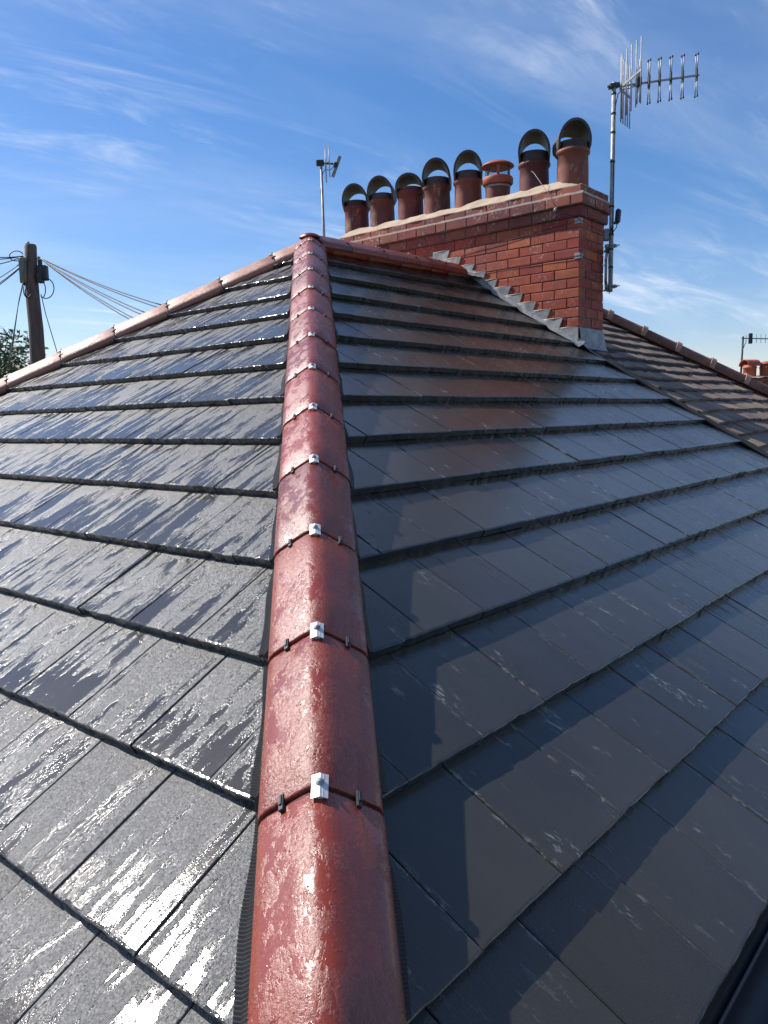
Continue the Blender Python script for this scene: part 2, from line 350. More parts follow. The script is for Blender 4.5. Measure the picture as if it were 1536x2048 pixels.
# ------------------------------------------------------------------ setting: ground and street
mb = MB(); mb.add([(-1500, -1500, GROUND), (1500, -1500, GROUND), (1500, 1500, GROUND), (-1500, 1500, GROUND)], [(0, 1, 2, 3)])
obj('ground', mb.mesh('ground', M_GROUND), kind='structure')
mb = MB(); mb.add([(-300, -17.5, GROUND+.004), (300, -17.5, GROUND+.004), (300, -11.5, GROUND+.004), (-300, -11.5, GROUND+.004)], [(0, 1, 2, 3)])
obj('road', mb.mesh('road', M_ROAD), kind='structure')
mb = MB(); mb.box((0, -10.6, GROUND+.06), (600, 1.8, .12))
obj('pavement', mb.mesh('pavement', simple('paving', (0.20, 0.19, 0.18), (0.26, 0.25, 0.23), 2.0, 0.9)), kind='structure')

# ------------------------------------------------------------------ our house
house = thing('house', 'house under a new rain-wet grey tiled hipped roof with red ridge tiles', 'house', (0, 0, GROUND))
def clip(poly, f):                               # keep f(p) >= 0
    out = []
    for i in range(len(poly)):
        a, b = poly[i], poly[(i+1) % len(poly)]; fa, fb = f(a), f(b)
        if fa >= 0: out.append(a)
        if fa*fb < 0:
            t = fa/(fa-fb); out.append((a[0]+(b[0]-a[0])*t, a[1]+(b[1]-a[1])*t))
    return out
def course(k, u, side):
    if k <= 0: return 0.0
    s = k*GA
    if k == 1: s -= 0.045
    if k == 2: s -= 0.025
    return s
def make_tiles(P, N, Wt, joint0, k0, ks, cuts, parent, mat, umin, umax, side, jitter=1.0, thick=HT, gapw=0.0030, rough=0.0016):
    made = []
    for k in ks:
        j0 = joint0 + (Wt/2 if (k-k0) % 2 else 0)
        i0 = math.floor((umin-j0)/Wt)-1; i1 = math.ceil((umax-j0)/Wt)+1
        for i in range(i0, i1):
            ua, ub = j0+i*Wt, j0+(i+1)*Wt
            um = (ua+ub)/2
            dS = random.uniform(-.0022, .0022)*jitter; lift = random.uniform(-.0012, .0022)*jitter; tw = random.uniform(-.0016, .0016)*jitter
            St, Sh = course(k, um, side)+dS if side != 'N' else k, None
            Sp = course(k-1, um, side); Sh = max(Sp-0.045, -0.02)
            poly = [(ua+gapw/2, Sh), (ub-gapw/2, Sh), (ub-gapw/2, St), (ua+gapw/2, St)]
            for c in cuts: poly = clip(poly, c) if poly else poly
            poly = [q for n_, q in enumerate(poly) if (Vector(q)-Vector(poly[n_-1])).length > 1e-5]
            if len(poly) < 3: continue
            ar = 0.5*abs(sum(poly[n_-1][0]*poly[n_][1]-poly[n_][0]*poly[n_-1][1] for n_ in range(len(poly))))
            if ar < 0.004: continue
            # roughen the tail edge
            pts = []
            for n_ in range(len(poly)):
                a, b_ = poly[n_], poly[(n_+1) % len(poly)]; pts.append(a)
                if abs(a[1]-St) < 1e-6 and abs(b_[1]-St) < 1e-6:
                    m_ = max(1, int(abs(b_[0]-a[0])/0.026))
                    for q in range(1, m_):
                        t = q/m_; ch = random.random()
                        pts.append((a[0]+(b_[0]-a[0])*t, St+random.uniform(-rough, rough*0.6)-(0.004 if ch < 0.05 else 0)))
            cx = sum(q[0] for q in pts)/len(pts); cy = sum(q[1] for q in pts)/len(pts)
            L = max(St-Sp, 0.05)
            def n_top(u, S): return -thick*(St-S)/L + lift + tw*(u-um)/Wt*2
            def inset(e, ey):
                return [(q[0]-math.copysign(min(e, abs(q[0]-cx)), q[0]-cx), q[1]-math.copysign(min(ey, abs(q[1]-cy)), q[1]-cy)) for q in pts]
            ins, mid = inset(.0035, .0080), inset(.0016, .0028)
            n = len(pts)
            V0 = [P(q[0], q[1], n_top(*q)) for q in ins]
            VM = [P(q[0], q[1], n_top(*q)-0.0007+random.uniform(-.0004, .0004)) for q in mid]
            V1 = [P(q[0], q[1], n_top(*q)-0.0026) for q in pts]
            V2 = [P(q[0]+random.uniform(-.001, .001), q[1]-(random.uniform(0, .003) if abs(q[1]-St) < .006 else 0), n_top(*q)-thick+0.0014) for q in pts]
            fs = [tuple(range(n))]
            for a in range(n):
                b_ = (a+1) % n
                fs.append((n+a, n+b_, b_, a)); fs.append((2*n+a, 2*n+b_, n+b_, n+a)); fs.append((3*n+a, 3*n+b_, 2*n+b_, 2*n+a))
            fs.append(tuple(range(3*n, 4*n))[::-1])
            allv = V0+VM+V1+V2
            nf = (V0[1]-V0[0]).cross(V0[2]-V0[0])
            if sum(((V0[a]-V0[0]).cross(V0[(a+1) % n]-V0[0])).dot(N) for a in range(n)) < 0: fs = [f[::-1] for f in fs]
            uvs = [(q[0], q[1]) for q in ins]+[(q[0], q[1]) for q in mid]+[(q[0], q[1]) for q in pts]*2
            lcs = [((q[0]-ua)/Wt, (q[1]-Sp)/L) for q in ins+mid+pts+pts]
            pr = [proj(v) for v in V0]; area = 0
            if all(pr):
                pp = [q for q in pr]
                for f_ in (lambda q: q[0], lambda q: 1536-q[0], lambda q: q[1], lambda q: 2048-q[1]): pp = clip(pp, f_) if pp else pp
                if len(pp) > 2: area = 0.5*abs(sum(pp[n_-1][0]*pp[n_][1]-pp[n_][0]*pp[n_-1][1] for n_ in range(len(pp))))
            made.append((area, allv, fs, uvs, lcs))
    return made
def uv_layers(me, uvs, lcs):
    a = me.uv_layers.new(name='slope'); b_ = me.uv_layers.new(name='tile')
    for lp in me.loops:
        a.data[lp.index].uv = uvs[lp.vertex_index]
        if lcs: b_.data[lp.index].uv = lcs[lp.vertex_index]
def tiles_to_objects(made, parent, mat, limit_area, base):
    rest = ([], [], [], [])
    for area, vs, fs, uvs, lcs in made:
        vs = [v-base for v in vs]
        if area >= limit_area:
            me = bpy.data.meshes.new('roof_tile'); me.from_pydata([tuple(v) for v in vs], [], fs); me.materials.append(mat)
            uv_layers(me, uvs, lcs); obj('roof_tile', me, parent)
        else:
            o = len(rest[0]); rest[0].extend(tuple(v) for v in vs); rest[1].extend([tuple(i+o for i in f) for f in fs]); rest[2].extend(uvs); rest[3].extend(lcs)
    if rest[0]:
        me = bpy.data.meshes.new('outer_tiles'); me.from_pydata(rest[0], [], rest[1]); me.materials.append(mat); uv_layers(me, rest[2], rest[3])
        obj('outer_tiles', me, parent, kind='stuff')
BASE = Vector((0, 0, GROUND))
HIPGAP = 0.055
cutsB = [lambda q: (q[0]+CT*q[1]) - HIPGAP, lambda q: (2.255 if q[1] > 1.5 else 2.245) - q[0]]
cutsA = [lambda q: (q[0]+CT*q[1]) - HIPGAP, lambda q: (-q[0]+CT*q[1]) - HIPGAP]
# underlay decks (butted under the tiles)
def deck(P, pts, t=0.03, top=-0.075):
    mb = MB(); a = [P(u, S, top) for u, S in pts]; b_ = [P(u, S, top-t) for u, S in pts]; n = len(pts)
    mb.add(a+b_, [tuple(range(n)), tuple(range(n, 2*n))[::-1]]+[(i, n+i, n+(i+1) % n, (i+1) % n) for i in range(n)]); return mb
mbB = deck(PB, [(0.0, 0.0), (2.262, 0.0), (2.262, EAVE-.03), (-CT*(EAVE-.03), EAVE-.03)])
slopeB = part('roof_slope', mbB, M_FELT, house, label='shaded wet tiled slope that mirrors the chimney')
mbA = deck(PA, [(0.0, 0.0), (CT*(EAVE-.03), EAVE-.03), (-CT*(EAVE-.03), EAVE-.03)])
slopeA = part('roof_slope', mbA, M_FELT, house, label='sunlit hip-end slope with streaks of drying water')
tilesB = make_tiles(PB, NB, 0.306, -3.258, 12, range(1, 15), cutsB, slopeB, M_TB, -4.3, 2.3, 'B')
tilesA = make_tiles(PA, NA, 0.310, -3.173, 12, range(1, 15), cutsA, slopeA, M_TA, -4.3, 4.3, 'A')
areas = sorted([t[0] for t in tilesB+tilesA], reverse=True)
lim = max(areas[min(299, len(areas)-1)], 60)
tiles_to_objects(tilesB, slopeB, M_TB, lim, BASE); tiles_to_objects(tilesA, slopeA, M_TA, lim, BASE)
# rear slope, one stepped mass (faces away)
mb = MB()
for k in range(1, 15):
    S0, S1 = (k-1)*GA, k*GA
    q = [(-CT*S0+.03, CT*S0, -ST*S0-HT), (2.26, CT*S0, -ST*S0-HT), (2.26, CT*S1, -ST*S1), (-CT*S1+.03, CT*S1, -ST*S1)]
    mb.add([Vector(v) for v in q]+[Vector(v)-Vector((0, ST, CT))*0.024 for v in q], [(0, 1, 2, 3), (7, 6, 5, 4), (0, 4, 5, 1), (1, 5, 6, 2), (2, 6, 7, 3), (3, 7, 4, 0)])
part('rear_slope_tiles', mb, M_OLD, house, kind='stuff')

# ---- hip and ridge tiles
_HP = [(0, 0), (.011, -.0010), (.022, -.0046), (.034, -.0115), (.058, -.0285), (.088, -.0510), (.108, -.0660), (.119, -.0780), (.125, -.0930), (.126, -.112)]
PROF = [(-w, z) for w, z in _HP[:0:-1]]+_HP
def ridge_run(name, O, d, e, n, start, L, count, parent, mat, gap=0.008, lastcut=None, flare=0.0, clips=True, prof=PROF):
    root = obj(name, None, parent)
    th = 0.014
    for j in range(-1, count):
        a = start + L*j + gap/2; b_ = start + L*(j+1) - gap/2
        if j == -1: a = 0.015
        if lastcut: b_ = min(b_, lastcut)
        if b_ - a < .05: continue
        dn = random.uniform(-.0015, .0015); sx = random.uniform(-.002, .002); yaw = random.uniform(-.004, .004)
        steps = [a, a+.006, (2*a+b_)/3, (a+2*b_)/3, b_-.006, b_]
        mb = MB(); V = []; uvs = []; m_ = len(prof)
        for layer in (0, 1):
            for si, t in enumerate(steps):
                lip = -0.003 if si in (0, 5) else 0.0
                low = 0.004*(t-a)/(b_-a)              # lower end sits slightly proud
                for w, z in prof:
                    ww = w*(1-0.09*layer) + sx + yaw*(t-a); zz = z + dn + lip + low + random.uniform(-.0005, .0005) - th*layer
                    V.append(O + d*t + e*ww + n*zz); uvs.append((w+0.3, t))
        F = []; S_ = []; K = len(steps)
        for layer in (0, 1):
            for si in range(K-1):
                for q in range(m_-1):
                    o = layer*K*m_ + si*m_ + q; f = (o, o+1, o+m_+1, o+m_)
                    F.append(f if layer else f[::-1]); S_.append(True)
        for si, fl in ((0, 0), (K-1, 1)):
            for q in range(m_-1):
                o = si*m_+q; p2 = K*m_+si*m_+q; f = (o, o+1, p2+1, p2); F.append(f[::-1] if fl else f); S_.append(False)
        for q, fl in ((0, 0), (m_-1, 1)):
            for si in range(K-1):
                o = si*m_+q; p2 = K*m_+si*m_+q; f = (o, o+m_, p2+m_, p2); F.append(f if fl else f[::-1]); S_.append(False)
        me = bpy.data.meshes.new('ridge_tile'); me.from_pydata([tuple(v-BASE) for v in V], [], F); me.polygons.foreach_set('use_smooth', S_)
        me.materials.append(mat); uv_layers(me, uvs, None)
        import bmesh
        bm = bmesh.new(); bm.from_mesh(me); bmesh.ops.recalc_face_normals(bm, faces=bm.faces); bm.to_mesh(me); bm.free()
        obj('ridge_tile', me, root)
        if j == -1 or j >= count or not clips: continue
    for j in range(0, count):
        t = start + L*j
        if lastcut and t > lastcut: break
        # black union strip in the joint
        mb = MB()
        mb.sheet([[O+d*(t+s_)+e*w*0.985+n*(z-.007) for w, z in prof] for s_ in (-.014, .014)])
        part('joint_union', mb, M_BLACK, root)
        for sgn in (-1, 1):
            mb = MB(); w = sgn*0.074; c = O+d*(t+random.uniform(-.002, .004))+e*w+n*(-.0395)
            tl = math.atan2(-.018*sgn, .027)
            ee = (e*math.cos(.65)+n*(-sgn*math.sin(.65))).normalized(); nn = d.cross(ee); nn = nn if nn.dot(n) > 0 else -nn
            R3 = Matrix((ee, d, nn)).transposed()
            mb.box(c+nn*.0015, (.0125, .038, .009), R3, bev=.0015); mb.box(c+nn*.004-d*.004, (.006, .022, .010), R3)
            part('union_clip', mb, M_BLACK, root)
        mb = MB(); w2, ln = .0165, .056
        yw = random.uniform(-.05, .05); d2 = (d*math.cos(yw)+e*math.sin(yw)).normalized(); e2 = (e*math.cos(yw)-d*math.sin(yw)).normalized()
        cc = O+d*t+n*.0075
        for sgn in (-1, 1):
            q = [cc-d2*ln/2, cc+d2*ln/2, cc+d2*ln/2+e2*sgn*w2-n*.0065, cc-d2*ln/2+e2*sgn*w2-n*.0065]
            mb.prism(q if sgn > 0 else q[::-1], n*.0022)
        mb.box(cc-n*.004, (.014, ln*.9, .008), Matrix((e2, d2, n)).transposed())
        cl = part('metal_clip', mb, M_ZINC, root)
        mb = MB(); prof2 = [(.0001, .0045), (.0042, .0045), (.0048, .0035), (.0050, .0010), (.0085, .0010), (.0088, 0), (.0088, -.003)]
        ob_ = MB().lathe(prof2, n=14); R3 = Matrix((e2, d2, n)).transposed()
        mb.v = [cc+n*.0035-d2*.006+R3 @ v for v in ob_.v]; mb.f = ob_.f; mb.sm = ob_.sm
        part('screw', mb, M_STEEL, root)
    return root
def frame_dir(d, right):
    d = d.normalized(); e = (right - d*right.dot(d)).normalized(); n = e.cross(d); n = n if n.z > 0 else -n
    return d, e, n
HZ = 0.085
dH, eH, nH = frame_dir(Vector((-CT, -CT, -ST)), Vector((1, -1, 0)))
hipN = ridge_run('near_hip', Vector((0, 0, HZ)), dH, eH, nH, 0.2213, 0.4738, 14, house, M_HIP, lastcut=6.35)
dL, eL, nL = frame_dir(Vector((-CT, CT, -ST)), Vector((-1, -1, 0)))
hipL = ridge_run('far_hip', Vector((0, 0, HZ-.022)), dL, eL, nL, 0.33, 0.455, 14, house, M_HIP_GLARE, lastcut=6.35)
dR, eR, nR = frame_dir(Vector((2.255, 0, RW)), Vector((0, -1, 0)))
ridge = ridge_run('main_ridge', Vector((0, 0, HZ+.004)), dR, eR, nR, 0.36, 0.455, 4, house, M_HIP, lastcut=2.03)
hipN['label'] = 'hip of red ridge tiles between the two wet slopes'; hipL['label'] = 'hip of red ridge tiles edging the far side'; ridge['label'] = 'short level ridge of red tiles running to the chimney'
# apex cap
mb = MB()
rings = []
for i in range(7):
    a = i/6*math.pi/2*0.98; r = .085*math.sin(a); z = .040*math.cos(a)-.036
    rings.append((max(r, .0005), z))
mb.lathe(rings, (0.0, 0.0, HZ+.006), n=32)
me_ = mb
apx = part('apex_cap', mb, M_HIP, house)
ul = apx.data.uv_layers.new(name='slope')
for lp in apx.data.loops:
    c_ = apx.data.vertices[lp.vertex_index].co; ul.data[lp.index].uv = (c_.x, c_.y)

# ---- pleated skirts under the hip edges
def surf(S, thick=HT):
    k = math.floor(S/GA); fr = S/GA-k
    return -thick*(1-fr)
def skirt(P, sgn, name, wout, along_sign=-1, hs=1.0):
    mb = MB(); rows = []
    N_ = 1500; S0, S1 = 0.12, EAVE-.01
    for i in range(N_):
        S = S0+(S1-S0)*i/(N_-1); z = (0.0030 if i % 2 else -.0004)
        wob = 0.004*math.sin(S*9.1)+0.003*math.sin(S*23.7)
        row = []
        for (w, up) in ((.085, .050*hs), (.112, .034*hs), (wout*.90+wob, .0075), (wout+wob, .0020)):
            off = w*1.0
            u = along_sign*CT*S + off*math.sqrt(2)*0.82*(1 if along_sign < 0 else -1)
            Sx = S + off*0.30
            row.append(P(u, Sx, surf(Sx)+up+z))
        rows.append(row)
    mb.sheet(rows)
    return mb
part('pleated_skirt', skirt(PA, -1, '', .150), M_BLACK, house)
part('pleated_skirt', skirt(PB, 1, '', .140), M_BLACK, house)
part('pleated_skirt', skirt(PA, 1, '', .132, 1, 0.3), M_BLACK, house)

mb = MB(); mb.sheet([[PB(u, EAVE-.06, -.060), PB(u, EAVE+.012, -.075), Vector((u, -CT*EAVE-.03, -ST*EAVE-.14)), Vector((u, -CT*EAVE-.03, -ST*EAVE-.30))] for u in (-CT*EAVE+.02, 2.25)])
part('eave_tray', mb, M_FELT, house)
# ---- gutter, fascia, walls
gy, gz = -CT*EAVE-.055, -ST*EAVE-.085
def gutter(p0, p1, out):
    mb = MB(); r = .058; rows = []
    for t in (0, 1):
        p = p0.lerp(p1, t); row = []
        for i in range(13):
            a = math.pi*i/12; row.append(p + out*(-r*math.cos(a)) + Vector((0, 0, -r*math.sin(a))))
        for i in range(13):
            a = math.pi*(12-i)/12; row.append(p + out*(-(r-.004)*math.cos(a)) + Vector((0, 0, -(r-.004)*math.sin(a))))
        row.append(row[0]); rows.append(row)
    mb.sheet(rows, smooth=True)
    mb.tube([p0+out*(r), p1+out*(r)], .0055, 6)
    return mb
ce = CT*EAVE
part('gutter', gutter(Vector((-ce-.09, gy, gz)), Vector((9.6, gy, gz)), Vector((0, -1, 0))), M_FASCIA, house)
part('gutter', gutter(Vector((gy, -ce-.09, gz)), Vector((gy, ce+.1, gz)), Vector((-1, 0, 0))), M_FASCIA, house)
mb = MB(); mb.box((2.27-(ce+2.27)/2+.02, -ce+.03, gz-.06), (ce+2.27, .02, .2)); part('fascia', mb, M_FASCIA, house)
mb = MB(); mb.box((-ce+.03, .02, gz-.06), (.02, 2*ce-.1, .2)); part('fascia', mb, M_FASCIA, house)
mb = MB(); wy = ce-.30; wt = gz-.05
mb.prism([Vector((-wy, -wy, GROUND)), Vector((2.26, -wy, GROUND)), Vector((2.26, wy, GROUND)), Vector((-wy, wy, GROUND))], Vector((0, 0, wt-GROUND)))
wall = part('wall', mb, M_WALL, house)
M_GLASS = simple('window_glass', (0.02, 0.025, 0.03), (0.03, 0.035, 0.04), 3.0, 0.08)
M_FRAME = simple('white_frame', (0.75, 0.75, 0.74), (0.7, 0.7, 0.69), 3.0, 0.4)
for zc in (GROUND+1.5, GROUND+4.1):
    for xc in (-2.3, 0.6):
        mb = MB(); mb.box((xc, -wy-.02, zc), (1.5, .06, 1.25)); fr_ = part('window', mb, M_FRAME, house)
        for s_ in (-.36, .36):
            mb = MB(); mb.box((xc+s_, -wy-.052, zc), (.64, .012, 1.1)); part('pane', mb, M_GLASS, fr_)

# ------------------------------------------------------------------ chimney stack
stack = thing('chimney_stack', 'long red brick chimney stack with eight pots and stepped lead flashing', 'chimney', ((XC0+XC1)/2, (YC0+YC1)/2, -2.2))
ZB = [0.311 - 0.0885*i for i in range(0, 14)]     # body course tops going down from 0.311.. bottoms below
rows = [(0.602, 0.682, 0.030), (0.508, 0.602, 0.062), (0.415, 0.508, 0.030), (0.313, 0.415, 0.0)]
z = 0.313
while z > -0.85: rows.append((z-.0885, z, 0.0)); z -= .0885
mb = MB()
for z0, z1, pj in rows[:3]:
    mb.box(((XC0+XC1)/2, (YC0+YC1)/2, (z0+z1)/2+(.0006 if pj > .05 else 0)), (XC1-XC0+2*pj-.016, YC1-YC0+2*pj-.016, z1-z0+.002))
mb.box(((XC0+XC1)/2, (YC0+YC1)/2, (0.415-2.6)/2), (XC1-XC0-.014, YC1-YC0-.014, .415+2.6))
part('mortar_core', mb, M_MORTAR, stack)
BL = 0.252; HL = 0.126; JT = 0.009
bmesh_cache = {}
def brick(c, size, mat):
    key = (round(size[0], 3), round(size[1], 3), round(size[2], 3), mat.name, random.randrange(4))
    if key not in bmesh_cache:
        mb = MB(); rr = random.Random(hash(key) % 1000)
        mb.box((0, 0, 0), size, bev=.0035)
        mb.v = [v + Vector((rr.uniform(-.0012, .0012), rr.uniform(-.0012, .0012), rr.uniform(-.0012, .0012))) for v in mb.v]
        bmesh_cache[key] = mb.mesh('brick', mat)
    o = obj('brick', bmesh_cache[key], stack, loc=Vector(c)-stack.location+Vector((random.uniform(-.0015, .0015), random.uniform(-.0015, .0015), 0)))
    return o
for r_, (z0, z1, pj) in enumerate(rows):
    zc = (z0+z1)/2; h = z1-z0-JT; mat = M_BRICKU if r_ < 3 else M_BRICK
    x0, y0, x1, y1 = XC0-pj, YC0-pj, XC1+pj, YC1+pj
    even = r_ % 2 == 0
    # long west-facing side: first brick takes the corner
    y = y0; first = True
    ylow = z1/TT + 0.02 if z1 < 0 else 99
    while y < y1-.04:
        ln = (BL if even else HL) if first else BL
        if r_ in (1,) and not first and random.random() < .1: ln = HL
        ln = min(ln, y1-y)
        if z1 >= 0 or y < z1/TT + .16:
            if not (z1 < 0.0 and y > z1/TT+.16):
                dep = .115 if not first or even else .243
                brick((x0+dep/2-.0005, y+ln/2, zc), (dep, ln-JT, h), mat)
        y += ln; first = False
    # south end
    x = x0 + (HL if even else BL); w_ = x1-x0
    if even: segs = [BL, w_-HL-BL]
    else: segs = [w_-BL]
    if z0 < -.70: continue
    for s_ in segs:
        brick((x+s_/2, y0+.0575-.0005, zc), (s_-JT, .115, h), mat); x += s_
# pale mortar ledge on top of the widest course, flaunching above the top course
mb = MB()
x0, y0, x1, y1 = XC0-.060, YC0-.060, XC1+.060, YC1+.060; a0, b0, a1, b1 = XC0-.027, YC0-.027, XC1+.027, YC1+.027; zz = .6005
N_ = 60
for (p, q, pi, qi) in (((x0, y0), (x0, y1), (a0, b0), (a0, b1)), ((x0, y0), (x1, y0), (a0, b0), (a1, b0)), ((x1, y0), (x1, y1), (a1, b0), (a1, b1)), ((x0, y1), (x1, y1), (a0, b1), (a1, b1))):
    g_ = []
    for i in range(N_+1):
        t = i/N_; o = Vector((p[0]+(q[0]-p[0])*t, p[1]+(q[1]-p[1])*t, zz)); inn = Vector((pi[0]+(qi[0]-pi[0])*t, pi[1]+(qi[1]-pi[1])*t, zz))
        j1, j2 = random.uniform(0, .004), random.uniform(-.004, .004)
        g_.append([o+Vector((0, 0, -.006)), o+Vector((0, 0, .010+j1)), inn+Vector((0, 0, .020+j2)), inn+(inn-o)*.3+Vector((0, 0, .018+j2))])
    mb.sheet(g_)
part('mortar_fillet', mb, M_POINT, stack)
_k = [random.uniform(-1, 1) for _ in range(16)]; FW = [_k[int(j/5)]*(1-(j/5) % 1)+_k[int(j/5)+1]*((j/5) % 1) for j in range(60)]
mb = MB(); nx, ny = 10, 56; g_ = []
for i in range(nx+1):
    row = []
    for j in range(ny+1):
        u = -1+2*i/nx; v = -1+2*j/ny
        ex = 1-abs(u)**4; ey = 1-abs(v)**16
        hgt = .100*min(1, (1-abs(u))*2.2)*min(1, (1-abs(v))*6)
        hgt = max(0, hgt) * (1+.16*FW[j]+.05*math.sin(j*.61+i)) + random.uniform(0, .005)
        wob = .006*math.sin(j*.9+i)
        row.append(Vector(((XC0+XC1)/2+u*((XC1-XC0)/2+.031)+(wob if abs(u) > .9 else 0), (YC0+YC1)/2+v*((YC1-YC0)/2+.031), .681+hgt)))
    g_.append(row)
mb.sheet(g_, smooth=True)
gl = [[v.copy() for v in r_] for r_ in g_]
for r_ in gl:
    for v in r_: v.z = .6775
mb.sheet([r_[::-1] for r_ in gl])
for i in range(nx):
    for j in (0, ny): mb.add([g_[i][j], g_[i+1][j], gl[i+1][j], gl[i][j]], [(0, 1, 2, 3)])
for j in range(ny):
    for i in (0, nx): mb.add([g_[i][j], g_[i][j+1], gl[i][j+1], gl[i][j]], [(0, 1, 2, 3)])
part('flaunching', mb, M_FLAUNCH, stack)
# stepped lead flashing
for j in range(11):
    zt = .325-.0898*j; yr = .249-.143*j; x = XC0-.0035-.0016*(j % 2)
    rf = lambda y: max(y*TT, -9)+.012 if y < .0 else max(y*TT*0.35, 0)+.014
    zt += random.uniform(-.006, .006); k_ = random.uniform(-.012, .012)
    pts = [(yr+.215, zt+random.uniform(-.006, .004)), (yr+.11, zt+random.uniform(-.004, .004)), (yr+k_, zt), (yr+.042+k_*.3, zt-.092), (yr+.03, rf(yr+.03)-.02), (yr+.13, rf(yr+.13)-.02), (yr+.235, rf(yr+.235)-.02)]
    if j == 10: pts = [(yr+.215, zt), (yr+.11, zt), (yr-.003, zt), (yr-.004, zt-.08), (yr-.004, rf(yr)-.03), (yr+.13, rf(yr+.13)-.02), (yr+.235, rf(yr+.235)-.02)]
    mb = MB(); n = len(pts); cen = Vector((x-.003, sum(q[0] for q in pts)/n, sum(q[1] for q in pts)/n))
    F_ = [Vector((x-.003-random.uniform(0, .006), q[0], q[1])) for q in pts]; B_ = [Vector((x+.0025, q[0], q[1])) for q in pts]
    F_[-1].x -= .006; F_[-2].x -= .006; F_[-3].x -= .006
    mb.add(F_+B_, [tuple(range(n)), tuple(range(n, 2*n))[::-1]]+[(i, n+i, n+(i+1) % n, (i+1) % n) for i in range(n)])
    lead = part('step_flashing', mb, M_LEAD, stack)
    mb = MB(); mb.tube([(x-.003, yr+.215, zt+.003), (x-.006, yr+.12, zt+.003+random.uniform(-.003, .003)), (x-.003, yr+.01, zt+.004)], [.004, .005, .003], 5)
    part('pointing', mb, M_POINT, lead)
mb = MB(); g_ = []
for i in range(9):
    x = 1.99+(XC0-1.985)*i/8; w_ = .004*math.sin(i*2.3)
    g_.append([Vector((x, y, -abs(y)*TT*.92+.052+RW*x/2.27+w_)) for y in (.17, .10, .03, -.01, -.06, -.11, -.155)])
mb.sheet(g_, smooth=True); part('lead_saddle', mb, M_LEAD, stack)
# lead foot lying on the tiles along the stack, and the front apron
mb = MB(); g_ = []
for i in range(34):
    S = -.05+1.49*i/33; w_ = .004*math.sin(i*1.9)
    g_.append([PB(XC0-.001, S, .045), PB(XC0-.012, S, .018+w_*.5), PB(XC0-.060+w_, S, .006+surf(max(S, 0))*.5), PB(XC0-.066+w_, S, .0005+surf(max(S, 0))*.5)])
mb.sheet(g_, smooth=True)
part('lead_soaker', mb, M_LEAD, stack)
mb = MB(); g_ = []
zr = YC0*TT
for i in range(13):
    x = XC0-.006+(XC1-XC0+.004)*i/12; w_ = random.uniform(-.004, .004)
    g_.append([Vector((x, YC0-.003, -.578)), Vector((x, YC0-.012+w_*.4, -.60)), Vector((x, YC0-.020+w_*.5, zr+.06)), Vector((x-.03*i/12, YC0-.040+w_, zr-.004)), Vector((x-.08*i/12, YC0-.075+w_, zr-.075*TT+.012)), Vector((x-.10*i/12, YC0-.095+w_*2, zr-.095*TT+.004+w_))])
mb.sheet(g_, smooth=True)
part('lead_apron', mb, M_LEAD, stack)
# wire, ring and corner brackets
mb = MB(); mb.tube([(XC0-.066, YC0+.20, .505), (XC0-.085, YC0+.20, .500), (XC0-.092, YC0+.205, .490), (XC0-.085, YC0+.212, .479), (XC0-.070, YC0+.205, .484)], .007, 8)
part('insulator_ring', mb, M_WHITE, stack)
mb = MB(); mb.tube([(XC0-.07, YC0+.2, .49), (XC0-.035, YC0+.12, .445), (XC0-.012, YC0+.0, .385), (XC0-.012, YC0-.012, .372), (XC0+.25, YC0-.012, .352), (XC1+.012, YC0-.012, .345), (XC1+.014, YC0+.2, .35)], .0022, 6)
mb.tube([(XC0-.008, YC0+2.2, .20), (XC0-.008, YC0+1.05, .285), (XC0-.009, YC0+.5, .335), (XC0-.012, YC0-.012, .372)], .0020, 6)
part('lashing_wire', mb, M_CABLE, stack)
mb = MB(); mb.tube([(XC0-.008, YC0+1.6, .062), (XC0-.008, YC0+.75, .062), (XC0-.012, YC0-.012, .062), (XC0+.25, YC0-.014, .050), (XC1+.012, YC0-.014, .04), (XC1+.014, YC0+.2, .04)], .0020, 6)
part('lashing_wire', mb, M_CABLE, stack)
for zc in (.372, .062):
    mb = MB(); mb.box((XC0-.006, YC0+.020, zc), (.008, .055, .05), bev=.002); mb.box((XC0+.020, YC0-.006, zc), (.055, .008, .05), bev=.002)
    part('corner_plate', mb, M_STEEL, stack)

